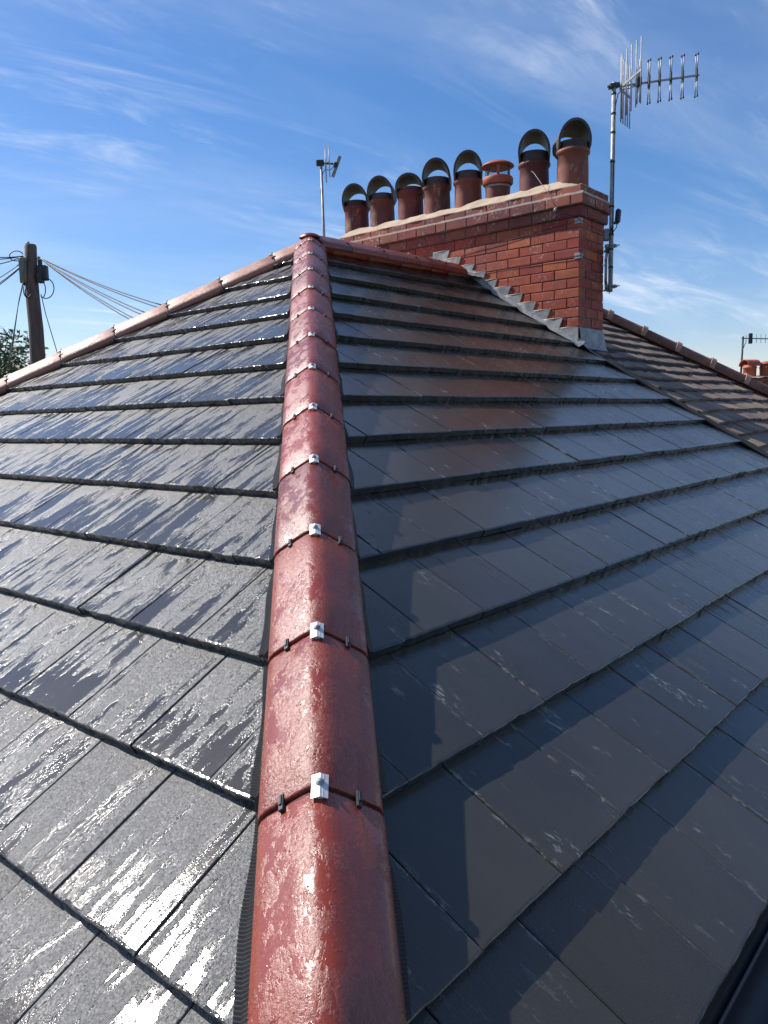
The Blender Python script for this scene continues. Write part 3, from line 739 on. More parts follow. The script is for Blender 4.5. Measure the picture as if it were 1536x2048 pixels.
# ------------------------------------------------------------------ chimney pots
XP = (XC0+XC1)/2 - .055
def pot_body(mb, c, r, zc, zt, flare=0.0):
    h = zc
    mb.lathe([(r*1.0, -.07), (r*.99, h*.5), (r*.965, h-.032), (r*1.02, h-.024), (r*1.075, h-.012), (r*1.09, h), (r*1.075, h+.012), (r*.99, h+.022), (r*.94, h+.028), (r*.78, h+.030), (r*.76, h-.15), (r*.1, h-.17)], c, n=32)
def hood(mb, c, r, spring, yawd, depth, tilt=0.0, high=.18, skew=0.0):
    # barrel vault open at both ends, legs gripping the pot, axis turned by yawd
    R3 = Matrix.Rotation(yawd, 3, 'Z') @ Matrix.Rotation(tilt, 3, 'Y'); n = 26; rows = []
    a0, a1 = -.42, math.pi+.42
    outer, inner = [], []
    for i in range(n+1):
        a = a0+(a1-a0)*i/n; s_ = math.sin(a)
        half = depth*(0.66+.34*max(0, s_)) if s_ > -.1 else depth*(.66+2.0*(s_+.1))
        half = max(half, .018)
        zz = spring + (high*s_ if s_ > 0 else .30*s_)
        pr = []
        for side in (-1, -.5, 0, .5, 1):
            for rr, lst in ((1.0, 0), (.865, 1)):
                y_ = math.cos(a)*r*rr*(1 if s_ > 0 else 1+.06*s_); z2 = spring+((high-(0 if lst == 0 else .022))*s_ if s_ > 0 else .28*s_)
                pr.append((lst, Vector((side*half*(1 if lst == 0 else .985)+skew*max(0, s_), y_, z2))))
        outer.append([c+R3 @ v for l_, v in pr if l_ == 0]); inner.append([c+R3 @ v for l_, v in pr if l_ == 1])
    mb.sheet(outer, smooth=True); mb.sheet([r_[::-1] for r_ in inner], smooth=True)
    for i in range(n):
        for e_ in (0, 4):
            mb.add([outer[i][e_], outer[i+1][e_], inner[i+1][e_], inner[i][e_]], [(0, 1, 2, 3)])
    for i in (0, n):
        mb.add(outer[i]+inner[i][::-1], [tuple(range(10))])
POTS = [(1.699, .140, .255, .330, .180, -.17, 0), (1.311, .140, .253, .334, .180, -.20, 0), (.912, .141, .274, .326, .135, -.14, 0), (.548, .141, .256, .348, .185, -.07, 0),
        (.163, .140, .240, .334, .190, .00, 0), (-.198, .122, .22, .27, 0, 0, 0), (-.608, .143, .240, .350, .186, .00, 0), (-1.012, .146, .266, .355, .186, .26, .10)]
PLAB = ['chimney pot with dark arched hood at the end of the row by the ridge apex',
        'second hooded chimney pot from the ridge end of the row, pot scarred below its collar',
        'third chimney pot from the ridge end, low dark hood on a clean red pot',
        'fourth hooded chimney pot from the ridge end, brown stained with thick grey rim',
        'hooded chimney pot directly beside the pot with the red mesh cap',
        'chimney pot with flat red cap and wire mesh cage instead of a hood',
        'tall hooded chimney pot with a wire tied to it, between mesh cap and last pot',
        'blotchy hooded chimney pot at the aerial mast end, hood turned askew']
for i, (y, r, zc, zt, hh, yw, tl) in enumerate(POTS):
    c = Vector((XP+random.uniform(-.01, .01), y, .775-.025)); t = thing('chimney_pot', PLAB[i], 'chimney pot', c, 'chimney pots along the stack')
    lean = 0
    if i != 5:
        mb = MB(); pot_body(mb, c, r, zc+.025, zt+.025); part('pot_body', mb, M_POT, t)
        mb = MB(); h_ = zc+.025; z_ = zt+.025; mb.lathe([(r*.93, h_+.02), (r*.925, z_-.02), (r*.945, z_-.010), (r*.94, z_), (r*.84, z_), (r*.83, z_-.12), (r*.1, z_-.13)], c, n=32); part('neck', mb, M_POT if i == 2 else M_NECK, t)
        vz = math.atan2(y-CAM.y, XP-CAM.x)
        mb = MB(); hood(mb, c, r*1.065, zt+.012, vz+yw, .178, tl, hh); part('hood', mb, M_HOOD, t)
    else:
        mb = MB(); mb.lathe([(r*.97, -.06), (r*1.0, .10), (r*1.02, .175), (r*1.0, .19), (r*.85, .19), (r*.8, .08), (.01, .07)], c, n=32); part('pot_body', mb, M_POT, t)
        mb = MB(); mb.lathe([(r*1.16, .165), (r*1.25, .176), (r*1.26, .222), (r*1.21, .234), (r*1.02, .234), (r*.99, .224), (r*.99, .165), (r*1.16, .165)], c, n=36); part('collar', mb, M_CAPR, t)
        mb = MB(); rm = r*1.00
        for k in range(26):
            a = 2*math.pi*k/26; p = c+Vector((rm*math.cos(a), rm*math.sin(a), .225)); mb.tube([p, p+Vector((0, 0, .125))], .0014, 4)
        for zz in (.258, .284, .310, .334): mb.tube([c+Vector((rm*math.cos(2*math.pi*k/26), rm*math.sin(2*math.pi*k/26), zz)) for k in range(27)], .0014, 4)
        part('wire_mesh', mb, M_STEEL, t)
        for a in (math.radians(215), math.radians(325), math.radians(85)):
            mb = MB(); R3 = Matrix.Rotation(a, 3, 'Z'); mb.box(c+R3 @ Vector((r*.97, 0, .285)), (.008, .030, .13), R3); part('cap_leg', mb, M_CAPR, t)
        mb = MB(); mb.lathe([(.001, .402), (r*.5, .397), (r*.9, .382), (r*1.2, .362), (r*1.34, .346), (r*1.34, .340), (r*1.15, .346), (r*.6, .350), (.001, .352)], c, n=40); part('cap', mb, M_CAPR, t)
        mb = MB(); mb.lathe([(r*1.012, .135), (r*1.03, .135), (r*1.035, .155), (r*1.018, .155)], c, n=32); part('band', mb, M_STEEL, t)
# tie wire from the seventh pot to the ring
mb = MB(); c7 = Vector((XP, -.608, 1.0))
pw = [c7+Vector((-.13, -.045, -.07)), c7+Vector((-.20, -.11, -.115)), Vector((XC0-.05, -.84, .735)), Vector((XC0-.062, -.93, .615)), Vector((XC0-.070, YC0+.205, .505))]
mb.tube(pw, .0024, 6)
obj('tie_wire', mb.mesh('tie_wire', M_STEEL), label='thin tie wire from a hooded pot down to the white ring', cat='wire')

# ------------------------------------------------------------------ aerials
RIGHT = Vector((math.sin(YAW), -math.cos(YAW), 0)); FWD = Vector((math.cos(YAW), math.sin(YAW), 0)); UP = Vector((0, 0, 1))
def ray_y(px, py, y):
    d = _F + _R*((px-768)/FPX) + _U*((1024-py)/FPX); return CAM + d*((y-CAM.y)/d.y)
def ray_d(px, py, dep):
    return CAM + (_F + _R*((px-768)/FPX) + _U*((1024-py)/FPX))*dep
mb_top = ray_d(1228, 165, 7.3); mb_bot = ray_d(1220.5, 583, 7.3)
aer = thing('tv_aerial', 'tall silver mast with large many-armed television aerial lashed to the chimney corner', 'aerial', mb_bot)
mb = MB(); mb.tube([mb_bot, mb_bot.lerp(mb_top, .5), mb_top], [.0215, .0205, .0195], 14); part('mast', mb, M_ALU, aer)
md = (mb_top-mb_bot).normalized(); ml = (mb_top-mb_bot).length
for t in (.115, .20, .27, .405, .62, .76, .85, .945):
    mb = MB(); p = mb_bot+md*ml*t; mb.tube([p-md*.009, p+md*.009], .0235, 12); part('tape_band', mb, M_BLACK, aer)
# boom
D = lambda px, py, dd=0.0: ray_d(px, py, 7.3+dd)
bs, be = D(1232, 174, .0), D(1398, 150, .22)
bd = (be-bs).normalized()
mb = MB(); mb.box((bs+be)/2, ((be-bs).length, .017, .017), Matrix((bd, bd.cross(UP).normalized(), bd.cross(UP).normalized().cross(bd))).transposed(), bev=.002); part('boom', mb, M_ALU, aer)
mb = MB(); mb.box(mb_top-UP*.03, (.10, .055, .045), Matrix((bd, UP.cross(bd).normalized(), UP)).transposed(), bev=.006); mb.tube([mb_top-UP*.03-bd*.065, mb_top-UP*.03+bd*.065], .012, 8)
part('clamp', mb, M_BLACK, aer)
side = bd.cross(UP).normalized()
for i in range(5):
    cpt = D((1298, 1319, 1341.5, 1365, 1393)[i], (163.5, 160, 156.5, 153.5, 150.5)[i], .06+.04*i)
    mb = MB(); R3 = Matrix((bd, side, UP)).transposed()
    mb.box(cpt, (.014, .034, .115), R3, bev=.004); dr = part('director', mb, M_BLACK, aer)
    for s_ in (-1, 1):
        for v in (-1, 1):
            mb = MB(); p0 = cpt+side*.008*s_+UP*v*.045; p1 = cpt+side*.013*s_+UP*v*.180+bd*.004*s_
            mb.tube([p0, p1], .0052, 8); rd = part('rod', mb, M_ALU, dr)
        for v in (-1, 1):
            mb = MB(); p1 = cpt+side*.013*s_+UP*v*.180+bd*.004*s_; mb.tube([p1, p1+UP*v*.020], .0082, 8); part('tip', mb, M_BLACK, dr)
# dipole box
cpt = D(1277, 164, .03); mb = MB(); mb.box(cpt, (.055, .05, .085), Matrix((bd, side, UP)).transposed(), bev=.008); dip = part('dipole_box', mb, M_BLACK, aer)
for s_ in (-1, 1):
    for v in (-1, 1):
        mb = MB(); p0 = cpt+side*.01*s_+UP*v*.035; p1 = cpt+side*.022*s_+UP*v*.19; mb.tube([p0, p1], .006, 8); part('dipole_rod', mb, M_ALU, dip)
# V reflector: two arms with vertical rods
arms = [(D(1240, 176, 0), D(1283, 139, -.18)), (D(1240, 178, 0), D(1260, 195, .30))]
for ai, (a, b_) in enumerate(arms):
    dd = (b_-a).normalized(); sd = dd.cross(UP).normalized()
    mb = MB(); mb.box((a+b_)/2, ((b_-a).length, .012, .02), Matrix((dd, sd, sd.cross(dd))).transposed()); part('reflector_arm', mb, M_ALU, aer)
    for k in range(5):
        p = a.lerp(b_, .10+.22*k); hh = .29
        mb = MB(); mb.tube([p-UP*hh, p+UP*hh], .0058, 8); part('reflector_rod', mb, M_ALU, aer)
# coax
mb = MB(); q0 = D(1277, 168, .03)
cab = [q0, D(1262, 176, .03), D(1246, 179, 0), D(1236, 188, -.03), mb_top-UP*.22+side*.02-FWD*.02]
for t in (.8, .62, .405, .27): cab.append(mb_bot+md*ml*t-FWD*.022+RIGHT*.006)
cab += [D(1222, 452, -.05), D(1219, 490, -.05), D(1217, 520, -.06), D(1218, 555, -.05), D(1216, 578, -.04), D(1219, 587, -.02)]
mb.tube(cab, .0045, 6); part('coax_cable', mb, M_BLACK, aer)
# bracket on the chimney corner: K-shaped steel cradle
for zt, yy in ((492, 0), (573, 0)):
    p = D(1221, zt, 0); mb = MB(); mb.box(p, (.10, .045, .030), Matrix((RIGHT, FWD, UP)).transposed(), bev=.004)
    mb.tube([p-RIGHT*.02-FWD*.035, p+RIGHT*.075-FWD*.035], .0055, 6); mb.tube([p-RIGHT*.02+FWD*.035, p+RIGHT*.075+FWD*.035], .0055, 6)
    part('mast_clamp', mb, M_STEEL, aer)
mb = MB(); a, b_ = D(1221, 492, 0), D(1221, 573, 0)
corner = Vector((XC1+.012, YC0-.012, 0))
cp = [a, Vector((corner.x+.03, corner.y+.0, a.z-.01)), Vector((corner.x-.015, corner.y-.012, a.z-.08)), Vector((corner.x-.015, corner.y-.012, b_.z+.09)), Vector((corner.x+.03, corner.y, b_.z+.01)), b_]
for i in range(len(cp)-1):
    dd = (cp[i+1]-cp[i]).normalized(); sd = dd.cross(FWD).normalized()
    mb.box((cp[i]+cp[i+1])/2, ((cp[i+1]-cp[i]).length+.02, .012, .06), Matrix((dd, sd, dd.cross(sd))).transposed(), bev=.002)
part('cradle_bracket', mb, M_STEEL, aer)
p = D(1236, 432, 0); mb = MB(); mb.box(p, (.05, .045, .13), Matrix.Rotation(.2, 3, 'Y'), bev=.012); mb.box(D(1230, 446, 0), (.06, .02, .02), Matrix((RIGHT, FWD, UP)).transposed()); part('amplifier_box', mb, M_BLACK, aer)
mb = MB(); mb.tube([D(1234, 447, -.02), D(1233, 455, -.02), D(1228, 461, -.02), D(1224, 470, -.02)], .004, 6); part('jumper_cable', mb, M_BLACK, aer)
p = D(1213, 470, .02); mb = MB(); mb.box(p, (.055, .05, .11), Matrix((RIGHT, FWD, UP)).transposed(), bev=.01); part('splitter_box', mb, M_GREY, aer)

# second aerial, behind the ridge
t2, b2 = ray_d(642, 321, 7.6), ray_d(648, 480, 7.6)
ax2 = (t2-b2).normalized(); zroof = lambda v: -abs(v.y)*TT
foot = b2 + ax2*((-b2.y*TT - b2.z - .02)/(ax2.z))
a2 = thing('small_aerial', 'small aerial with white angled plate on a thin grey pole behind the ridge', 'aerial', foot)
mb = MB(); mb.tube([foot, b2, t2], [.0155, .0150, .0115], 12); part('mast', mb, M_STEEL, a2)
mb = MB(); mb.box(foot+UP*.02, (.12, .12, .02), Matrix.Rotation(-TH, 3, 'X')); part('base_plate', mb, M_STEEL, a2)
E2 = lambda px, py, dd=0.0: ray_d(px, py, 7.6+dd)
mb = MB(); mb.tube([E2(634, 325), E2(652, 327), E2(672, 328)], .009, 8); part('boom', mb, M_BLACK, a2)
mb = MB(); mb.box(E2(640, 326), (.075, .05, .05), Matrix((RIGHT, FWD, UP)).transposed(), bev=.006); part('clamp', mb, M_BLACK, a2)
for (xa, ya, xb, yb, dd) in ((651, 291, 653, 366, .05), (649, 296, 652.5, 362, -.05), (657, 287, 660, 355, -.1)):
    mb = MB(); mb.tube([E2(xa, ya, dd), E2(xb, yb, dd)], .0042, 6); part('rod', mb, M_STEEL, a2)
mb = MB(); mb.tube([E2(649, 329), E2(659, 322)], .006, 6); part('cross_arm', mb, M_ALU, a2)
pa, pb = E2(680, 312, -.02), E2(665, 354, .02); dd = (pb-pa).normalized(); sd = dd.cross(_F).normalized()
mb = MB(); mb.box((pa+pb)/2, ((pb-pa).length, .034, .012), Matrix((dd, sd, dd.cross(sd))).transposed(), bev=.002); part('plate', mb, M_GREY, a2)
mb = MB(); mb.box(E2(671, 329, -.02), (.045, .03, .045), Matrix((RIGHT, FWD, UP)).transposed(), bev=.01); part('plate_hub', mb, M_BLACK, a2)
mb = MB(); mb.tube([E2(668, 333), E2(660, 340), E2(650, 340), E2(646, 345), E2(644.5, 358), E2(641, 380), E2(642, 395), E2(646, 470)], .0035, 6); part('coax_cable', mb, M_CABLE, a2)

# ------------------------------------------------------------------ neighbour's house
nb = thing('neighbour_house', 'neighbouring house with old weathered brown tiles beyond the chimney', 'house', (5.5, 0, GROUND))
NBASE = Vector((5.5, 0, GROUND))
HX0, HS = 4.18, 0.70                              # neighbour hip: x = HX0 + HS*horizontal distance
GN = 0.200; TN = 0.026
mbN = deck(PB, [(2.40, 0.0), (HX0, 0.0), (HX0+HS*CT*(EAVE-.03), EAVE-.03), (2.40, EAVE-.03)], .03, -.050)
for i_ in range(len(mbN.v)): pass
slopeN = part('roof_slope', mbN, M_FELT, nb)
_course = course
def course(k, u, side):
    if side == 'N': return max(0.0, k*GN + 0.012*math.sin(u*2.1+k*.7) + .006*math.sin(u*5.3))
    return _course(k, u, side)
def make_old():
    made = []
    for k in range(1, 25):
        Wt = .205; j0 = 2.40 + (Wt/2 if k % 2 else 0)
        for i in range(-1, 32):
            ua, ub = j0+i*Wt, j0+(i+1)*Wt; um = (ua+ub)/2
            St = course(k, um, 'N')+random.uniform(-.007, .007); Sp = course(k-1, um, 'N'); Sh = max(Sp-.03, 0)
            poly = [(ua+.002, Sh), (ub-.002, Sh), (ub-.002, St), (ua+.002, St)]
            edge0 = 2.40 + max(0, k-8)*.012
            for c in (lambda q: q[0]-edge0, lambda q: HX0+HS*CT*q[1]-.03-q[0]): poly = clip(poly, c) if poly else poly
            if len(poly) < 3: continue
            ar = 0.5*abs(sum(poly[n_-1][0]*poly[n_][1]-poly[n_][0]*poly[n_-1][1] for n_ in range(len(poly))))
            if ar < .003: continue
            lift = random.uniform(-.003, .004); tw = random.uniform(-.004, .004); L = max(St-Sp, .05)
            f = lambda u, S: -TN*(St-S)/L+lift+tw*(u-um)/Wt*2
            n = len(poly); V = [PB(q[0], q[1], f(*q)) for q in poly]+[PB(q[0], q[1], f(*q)-TN+.001) for q in poly]
            fs = [tuple(range(n)), tuple(range(n, 2*n))[::-1]]+[(i_, n+i_, n+(i_+1) % n, (i_+1) % n) for i_ in range(n)]
            if (V[1]-V[0]).cross(V[2]-V[1]).dot(NB) < 0: fs = [q[::-1] for q in fs]
            pr = [proj(v) for v in V[:n]]; area = 0
            if all(pr):
                pp = pr
                for f_ in (lambda q: q[0]-1190, lambda q: 1536-q[0], lambda q: q[1]-600, lambda q: 2048-q[1]): pp = clip(pp, f_) if pp else pp
                if len(pp) > 2: area = 0.5*abs(sum(pp[n_-1][0]*pp[n_][1]-pp[n_][0]*pp[n_-1][1] for n_ in range(len(pp))))
            uv_ = [(q[0], q[1]) for q in poly]*2
            made.append((area, V, fs, uv_, uv_))
    return made
old = make_old(); ar_ = sorted([t[0] for t in old], reverse=True)
tiles_to_objects(old, slopeN, M_OLD, max(ar_[min(299, len(ar_)-1)], 40), NBASE)
# party gutter: dark trough with two rolled edges and a lead strip
mb = MB(); g_ = []
for i in range(60):
    S = 1.42+(EAVE-1.42)*i/59; w_ = .004*math.sin(i*.9); wd = .06*(S-1.4)/3.4
    g_.append([PB(2.252, S, -.012), PB(2.275, S, -.030), PB(2.345+wd*.5, S, -.032), PB(2.415+wd, S, -.012+w_)])
mb.sheet(g_)
part('party_gutter', mb, M_FELT, nb)
for uo, r_, mt in ((2.268, .007, M_BLACK), (2.300, .009, M_BLACK), (2.345, .008, M_BLACK)):
    mb = MB(); mb.tube([PB(uo+.006*math.sin(i*.7+uo*9), 1.40+(EAVE-1.42)*i/40, -.004+.003*math.sin(i*1.7)) for i in range(41)], r_, 6); part('gutter_roll', mb, mt, nb)
# neighbour ridge, hip tiles with raised collars
def half_round(p0, p1, r, mat, parent, name, steps=2):
    d = (p1-p0).normalized(); e = d.cross(UP).normalized(); n = e.cross(d); mb = MB(); rows = []
    for t in (0, 1):
        p = p0.lerp(p1, t); rows.append([p+e*r*math.cos(a)+n*r*.85*math.sin(a) for a in [math.pi*(-.12+1.24*i/10) for i in range(11)]]+[p+e*(r-.015)*math.cos(a)+n*((r-.015)*.85*math.sin(a)) for a in [math.pi*(1.12-1.24*i/10) for i in range(11)]])
    for r_ in rows: r_.append(r_[0])
    mb.sheet(rows, smooth=True)
    for r_ in rows:
        for i in range(10): mb.add([r_[i], r_[i+1], r_[20-i], r_[21-i]], [(0, 1, 2, 3)])
    return part(name, mb, mat, parent)
def hippt(h, up): return Vector((HX0+HS*h, -h, -h*TT+up))
hipnb = obj('old_hip', None, nb)
h0 = 0.0; step = .325
jit = 0
for k in range(13):
    a, b_ = .135+step*(k-1), .135+step*k
    a = max(a, -.02)
    half_round(hippt(a, .030), hippt(b_, .032), .098, M_OLDR, hipnb, 'ridge_tile')
    d_ = (hippt(b_, 0)-hippt(a, 0)).normalized()
    half_round(hippt(b_, .042)-d_*.030, hippt(b_, .042)+d_*.030, .112, M_OLDC, hipnb, 'ridge_collar')
half_round(Vector((2.80, 0, .035)), Vector((HX0, 0, .035)), .105, M_OLDR, nb, 'ridge_tile')
# neighbour rear and side slopes, walls
ex = HX0+HS*ce
mb = MB(); q = [Vector((2.30, 0, -.01)), Vector((HX0, 0, -.01)), Vector((ex, ce, -ce*TT-.01)), Vector((2.30, ce, -ce*TT-.01))]; mb.prism(q[::-1], Vector((0, 0, -.03))); part('rear_slope', mb, M_OLD, nb)
mb = MB(); q = [Vector((HX0, 0, -.01)), Vector((ex, -ce, -ce*TT-.01)), Vector((ex, ce, -ce*TT-.01))]; mb.prism(q, Vector((0, 0, -.03))); part('side_slope', mb, M_OLD, nb)
mb = MB(); mb.prism([Vector((2.30, -wy, GROUND)), Vector((ex-.3, -wy, GROUND)), Vector((ex-.3, wy, GROUND)), Vector((2.30, wy, GROUND))], Vector((0, 0, wt-GROUND))); part('wall', mb, M_WALL, nb)

# ------------------------------------------------------------------ far house with chimney and aerial on the right
fc = ray_d(1530, 752, 15.0)
fh = thing('far_house', 'far house whose red brick chimney just shows past the old hip', 'house', (fc.x+1.0, fc.y, GROUND))
mb = MB(); zr = fc.z-1.1
mb.prism([Vector((fc.x-2.2, fc.y-4.2, GROUND)), Vector((fc.x+5, fc.y-4.2, GROUND)), Vector((fc.x+5, fc.y+4.2, GROUND)), Vector((fc.x-2.2, fc.y+4.2, GROUND))], Vector((0, 0, zr-2.2-GROUND))); part('wall', mb, M_WALL, fh)
mb = MB(); mb.add([Vector((fc.x-2.5, fc.y-4.5, zr-2.3)), Vector((fc.x+5.3, fc.y-4.5, zr-2.3)), Vector((fc.x+5.3, fc.y+4.5, zr-2.3)), Vector((fc.x-2.5, fc.y+4.5, zr-2.3)), Vector((fc.x-.4, fc.y, zr+.3)), Vector((fc.x+5.3, fc.y, zr+.3))],
       [(0, 1, 5, 4), (2, 3, 4, 5), (3, 0, 4), (1, 2, 5), (0, 3, 2, 1)]); part('roof', mb, M_OLD, fh)
fs_ = thing('far_chimney', 'distant red brick chimney stack topped with pale mortar past the old hip', 'chimney', (fc.x, fc.y, zr-.6))
fr, ff = RIGHT, FWD
RF = Matrix((fr, ff, UP)).transposed()
c0 = ray_d(1532, 757, 15.0)                        # top of the brickwork
mb = MB(); mb.box(c0-UP*.75+fr*.10, (1.02, .50, 1.49), RF); part('mortar_core', mb, M_MORTAR, fs_)
for r_ in range(11):
    zc = c0.z-.045-.09*r_; x = -.42-(0 if r_ % 2 else .1); pj = .03 if r_ in (1,) else 0
    while x < .62:
        ln = .25; xa, xb = max(x, -.42), min(x+ln, .62)
        if xb-xa > .05:
            mb = MB(); mb.box(Vector((c0.x, c0.y, 0))+UP*zc+fr*((xa+xb)/2)-ff*(.215+pj), (xb-xa-.01, .09, .078), RF, bev=.003); part('brick', mb, M_BRICK if r_ > 1 else M_BRICKU, fs_)
        x += ln
mb = MB(); rows_ = []
for i in range(13):
    u = -1+2*i/12
    rows_.append([c0+fr*(.10+u*.55)+ff*(v*.27)+UP*(.012+.045*(1-abs(v)**2)*(1-abs(u)**6)+random.uniform(-.006, .008)) for v in (-1, -.6, 0, .6, 1)])
mb.sheet(rows_, smooth=True); part('flaunching', mb, M_FLAUNCH, fs_)
for (px, lab, cap) in ((1499, 'distant terracotta pot with drum-shaped cap beside the far aerial pole', 1), (1532, 'distant terracotta pot with low domed top on the far stack', 0)):
    c = ray_d(px, 755, 15.0); t = thing('far_chimney_pot', lab, 'chimney pot', c, None)
    mb = MB(); r = .118; mb.lathe([(r*.98, -.02), (r, .17), (r*1.08, .175), (r*1.08, .195), (r*1.0, .20), (r*.98, .235), (r*.7, .235), (.01, .2)], c, n=24); part('pot_body', mb, M_CAPR, t)
    mb = MB()
    if cap:
        d_ = (fr*.95+ff*.3).normalized(); sd = d_.cross(UP); rows_ = []
        for s_ in (-.145, .145):
            rows_.append([c+d_*s_+sd*.13*math.cos(a)+UP*(.225+.115*math.sin(a)) for a in [math.pi*i/12 for i in range(13)]])
        mb.sheet(rows_, smooth=True); mb.sheet([[v-UP*.012 for v in r_][::-1] for r_ in rows_], smooth=True)
        for r_ in rows_:
            for i in range(12): mb.add([r_[i], r_[i+1], r_[i+1]-UP*.012, r_[i]-UP*.012], [(0, 1, 2, 3)])
    else: mb.lathe([(.001, .31), (r*.7, .30), (r*1.12, .265), (r*1.15, .245), (r*1.0, .24)], c, n=24)
    part('cap', mb, M_CAPR, t)
F3 = lambda px, py, dd=0.0: ray_d(px, py, 15.2+dd)
a3 = thing('distant_aerial', 'distant thin aerial with a row of short rods beside the far chimney pots', 'aerial', F3(1481, 765))
mb = MB(); mb.tube([F3(1480.6, 770), F3(1486.3, 673)], .019, 8); part('mast', mb, M_CABLE, a3)
mb = MB(); mb.tube([F3(1483, 676.5), F3(1600, 679, .3)], .010, 6); part('boom', mb, M_CABLE, a3)
for i in range(10):
    mb = MB(); x = 1504+9*i; th_ = .0045
    mb.tube([F3(x, 668+.1*i), F3(x-.6, 686+.1*i)], th_, 5); part('rod', mb, M_CABLE, a3)
mb = MB(); mb.box(F3(1501, 677), (.07, .05, .20), RF, bev=.01); part('dipole', mb, M_CABLE, a3)
mb = MB(); mb.tube([F3(1492, 670), F3(1492, 684), F3(1489, 691), F3(1486, 697)], .007, 5); part('coax_cable', mb, M_BOXG, a3)

# ------------------------------------------------------------------ telegraph pole
PD = 13.0
K = lambda px, py, dd=0.0: ray_d(px, py, PD+dd)
pt, pm, pb = K(61, 489), K(66, 600), K(75.5, 715)
pd_ = (pm-pb).normalized(); low = pb - pd_*((pb.z-GROUND)/pd_.z); low = Vector((pb.x, pb.y, GROUND))
pole = thing('telegraph_pole', 'leaning dark wooden telegraph pole with cable boxes and looped wires', 'telegraph pole', low)
mb = MB(); mb.tube([low, pb, pb.lerp(pm, .5)+RIGHT*.012, pm, pm.lerp(pt, .5)-RIGHT*.01, pt-UP*.03, pt], [.165, .122, .116, .110, .100, .094, .080], 18); part('shaft', mb, M_WOOD, pole)
mb = MB(); mb.tube([pt-UP*.06-RIGHT*.09, pt+UP*.02-RIGHT*.06, pt+UP*.03-RIGHT*.02], .022, 8); mb.tube([pt-UP*.25-RIGHT*.14, pt-UP*.22+RIGHT*.14], .014, 6); part('top_fitting', mb, M_STEEL, pole)
c = K(46, 541, -.10); mb = MB(); mb.lathe([(.001, -.20), (.055, -.20), (.062, -.18), (.062, .19), (.05, .205), (.001, .205)], c, n=18); part('cable_canister', mb, M_BOXG, pole)
mb = MB(); mb.box(K(52, 548, -.02), (.09, .10, .38), Matrix((RIGHT, FWD, UP)).transposed(), bev=.01); part('mount_board', mb, M_CABLE, pole)
mb = MB(); mb.box(K(86, 546, -.02), (.15, .12, .24), Matrix((RIGHT, FWD, UP)).transposed(), bev=.012); mb.box(K(81, 556, -.04), (.09, .12, .16), Matrix((RIGHT, FWD, UP)).transposed(), bev=.01)
mb.box(K(80, 525, 0), (.06, .06, .10), Matrix((RIGHT, FWD, UP)).transposed(), bev=.008); part('terminal_box', mb, M_CABLE, pole)
def loop(cx, cy, rx, ry, a0, a1, n=16, dd=-.12): return [K(cx+rx*math.cos(a0+(a1-a0)*i/n), cy-ry*math.sin(a0+(a1-a0)*i/n), dd) for i in range(n+1)]
for pts in (loop(92, 577, 16, 20, 1.5, -2.3), loop(55, 580, 8, 15, 2.6, 5.6), loop(33, 512, 14, 10, 0.4, 5.2), loop(85, 580, 6, 15, 1.6, -1.6), loop(56, 584, 6, 10, 2.0, 5.8)):
    mb = MB(); mb.tube(pts, .0085, 5); part('cable_loop', mb, M_CABLE, pole)
def sag(a, b_, s, n=14): return [a.lerp(b_, i/n) - UP*s*4*(i/n)*(1-i/n) for i in range(n+1)]
for pts in ([(52, 512), (47, 560), (38, 600), (22, 700), (14, 742)], [(53, 512), (47, 566), (36, 612), (24, 705), (18, 742)], [(82, 588), (92, 630), (113, 700), (122, 735)]):
    mb = MB(); mb.tube([K(x, y, -.15) for x, y in pts], .0075, 5); part('down_cable', mb, M_BOXG, pole)
def hang(name, x0, y0, x1, y1, lab, s=.05, d0=0, d1=0, grp=None, r=.0085):
    mb = MB(); mb.tube(sag(K(x0, y0, d0), K(x1, y1, d1), s), r, 5)
    obj(name, mb.mesh(name, M_CABLE), label=lab, cat='cable', group=grp)
GR, GL = 'cables running from the pole over the roof', 'cables leaving the pole away from the roof'
LR = 'telephone cable strung from the pole to behind the ridge tiles'; LL = 'telephone cable leaving the pole on the side away from the roof'
for (x1, y1) in ((330, 612), (332, 620), (300, 629), (296, 635), (282, 644), (276, 648)):
    hang('overhead_cable', 76, 513, x1, y1, LR, .055, -.1, -2.2+random.uniform(-.2, .2), GR)
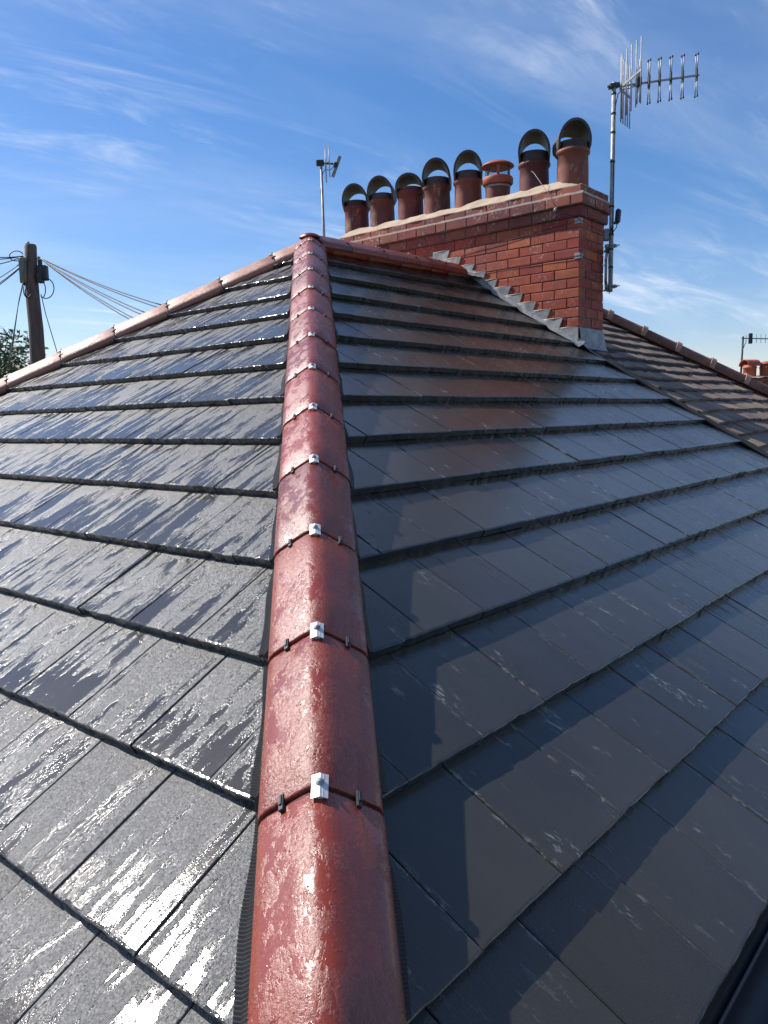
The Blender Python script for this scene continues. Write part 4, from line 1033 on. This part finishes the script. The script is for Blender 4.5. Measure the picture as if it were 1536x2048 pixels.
for (y0, x1, y1) in ((512, -60, 507), (512, -60, 515), (513, -60, 535), (522, -60, 585), (528, -60, 600), (530, -60, 606)):
    hang('overhead_cable', 47, y0, x1, y1, LL, .04, -.1, -.5, GL)

# ------------------------------------------------------------------ trees
def tree(name, label, base, height, rx, seed, leaves, size):
    rnd = random.Random(seed); t = thing(name, label, 'tree', base)
    mb = MB(); top = base+UP*height*.62
    mb.tube([base, base+UP*height*.25, top], [.26, .2, .08], 10)
    limbs = []
    for k in range(11):
        a = rnd.uniform(0, 6.28); s_ = base+UP*height*rnd.uniform(.28, .6); e_ = s_+Vector((math.cos(a), math.sin(a), 0))*rx*rnd.uniform(.45, .85)+UP*height*rnd.uniform(.12, .3)
        mb.tube([s_, s_.lerp(e_, .5)+UP*.25, e_], [.09, .06, .02], 6); limbs.append(e_)
    part('trunk', mb, M_BARK, t)
    cl = [(base+UP*height*.68, 1.0)]+[(e_, rnd.uniform(.35, .6)) for e_ in limbs]+[(base+UP*height*.68+Vector((rnd.gauss(0, .5)*rx, rnd.gauss(0, .5)*rx, rnd.gauss(0, .13)*height)), rnd.uniform(.3, .55)) for _ in range(16)]
    mb = MB()
    for i in range(leaves):
        c, r_ = rnd.choice(cl); d = Vector((rnd.gauss(0, 1), rnd.gauss(0, 1), rnd.gauss(0, .8))).normalized()*rx*r_*rnd.uniform(.55, 1.05)**.7
        p = c+d; a = Vector((rnd.gauss(0, 1), rnd.gauss(0, 1), rnd.gauss(0, 1))).normalized(); b_ = a.orthogonal().normalized(); s_ = size*rnd.uniform(.6, 1.4)
        mb.add([p-a*s_, p+b_*s_*.5, p+a*s_, p-b_*s_*.5], [(0, 1, 2, 3)])
    part('crown', mb, M_LEAF, t)
tp = ray_d(14, 690, 30); tree('garden_tree', 'leafy green tree rising beyond the telegraph pole', Vector((tp.x, tp.y, GROUND)), tp.z-GROUND+.3, 2.3, 3, 14000, .11)
tp = ray_d(-90, 640, 32); tree('garden_tree', 'taller leafy tree beside the one behind the pole', Vector((tp.x, tp.y, GROUND)), tp.z-GROUND, 2.8, 5, 9000, .12)
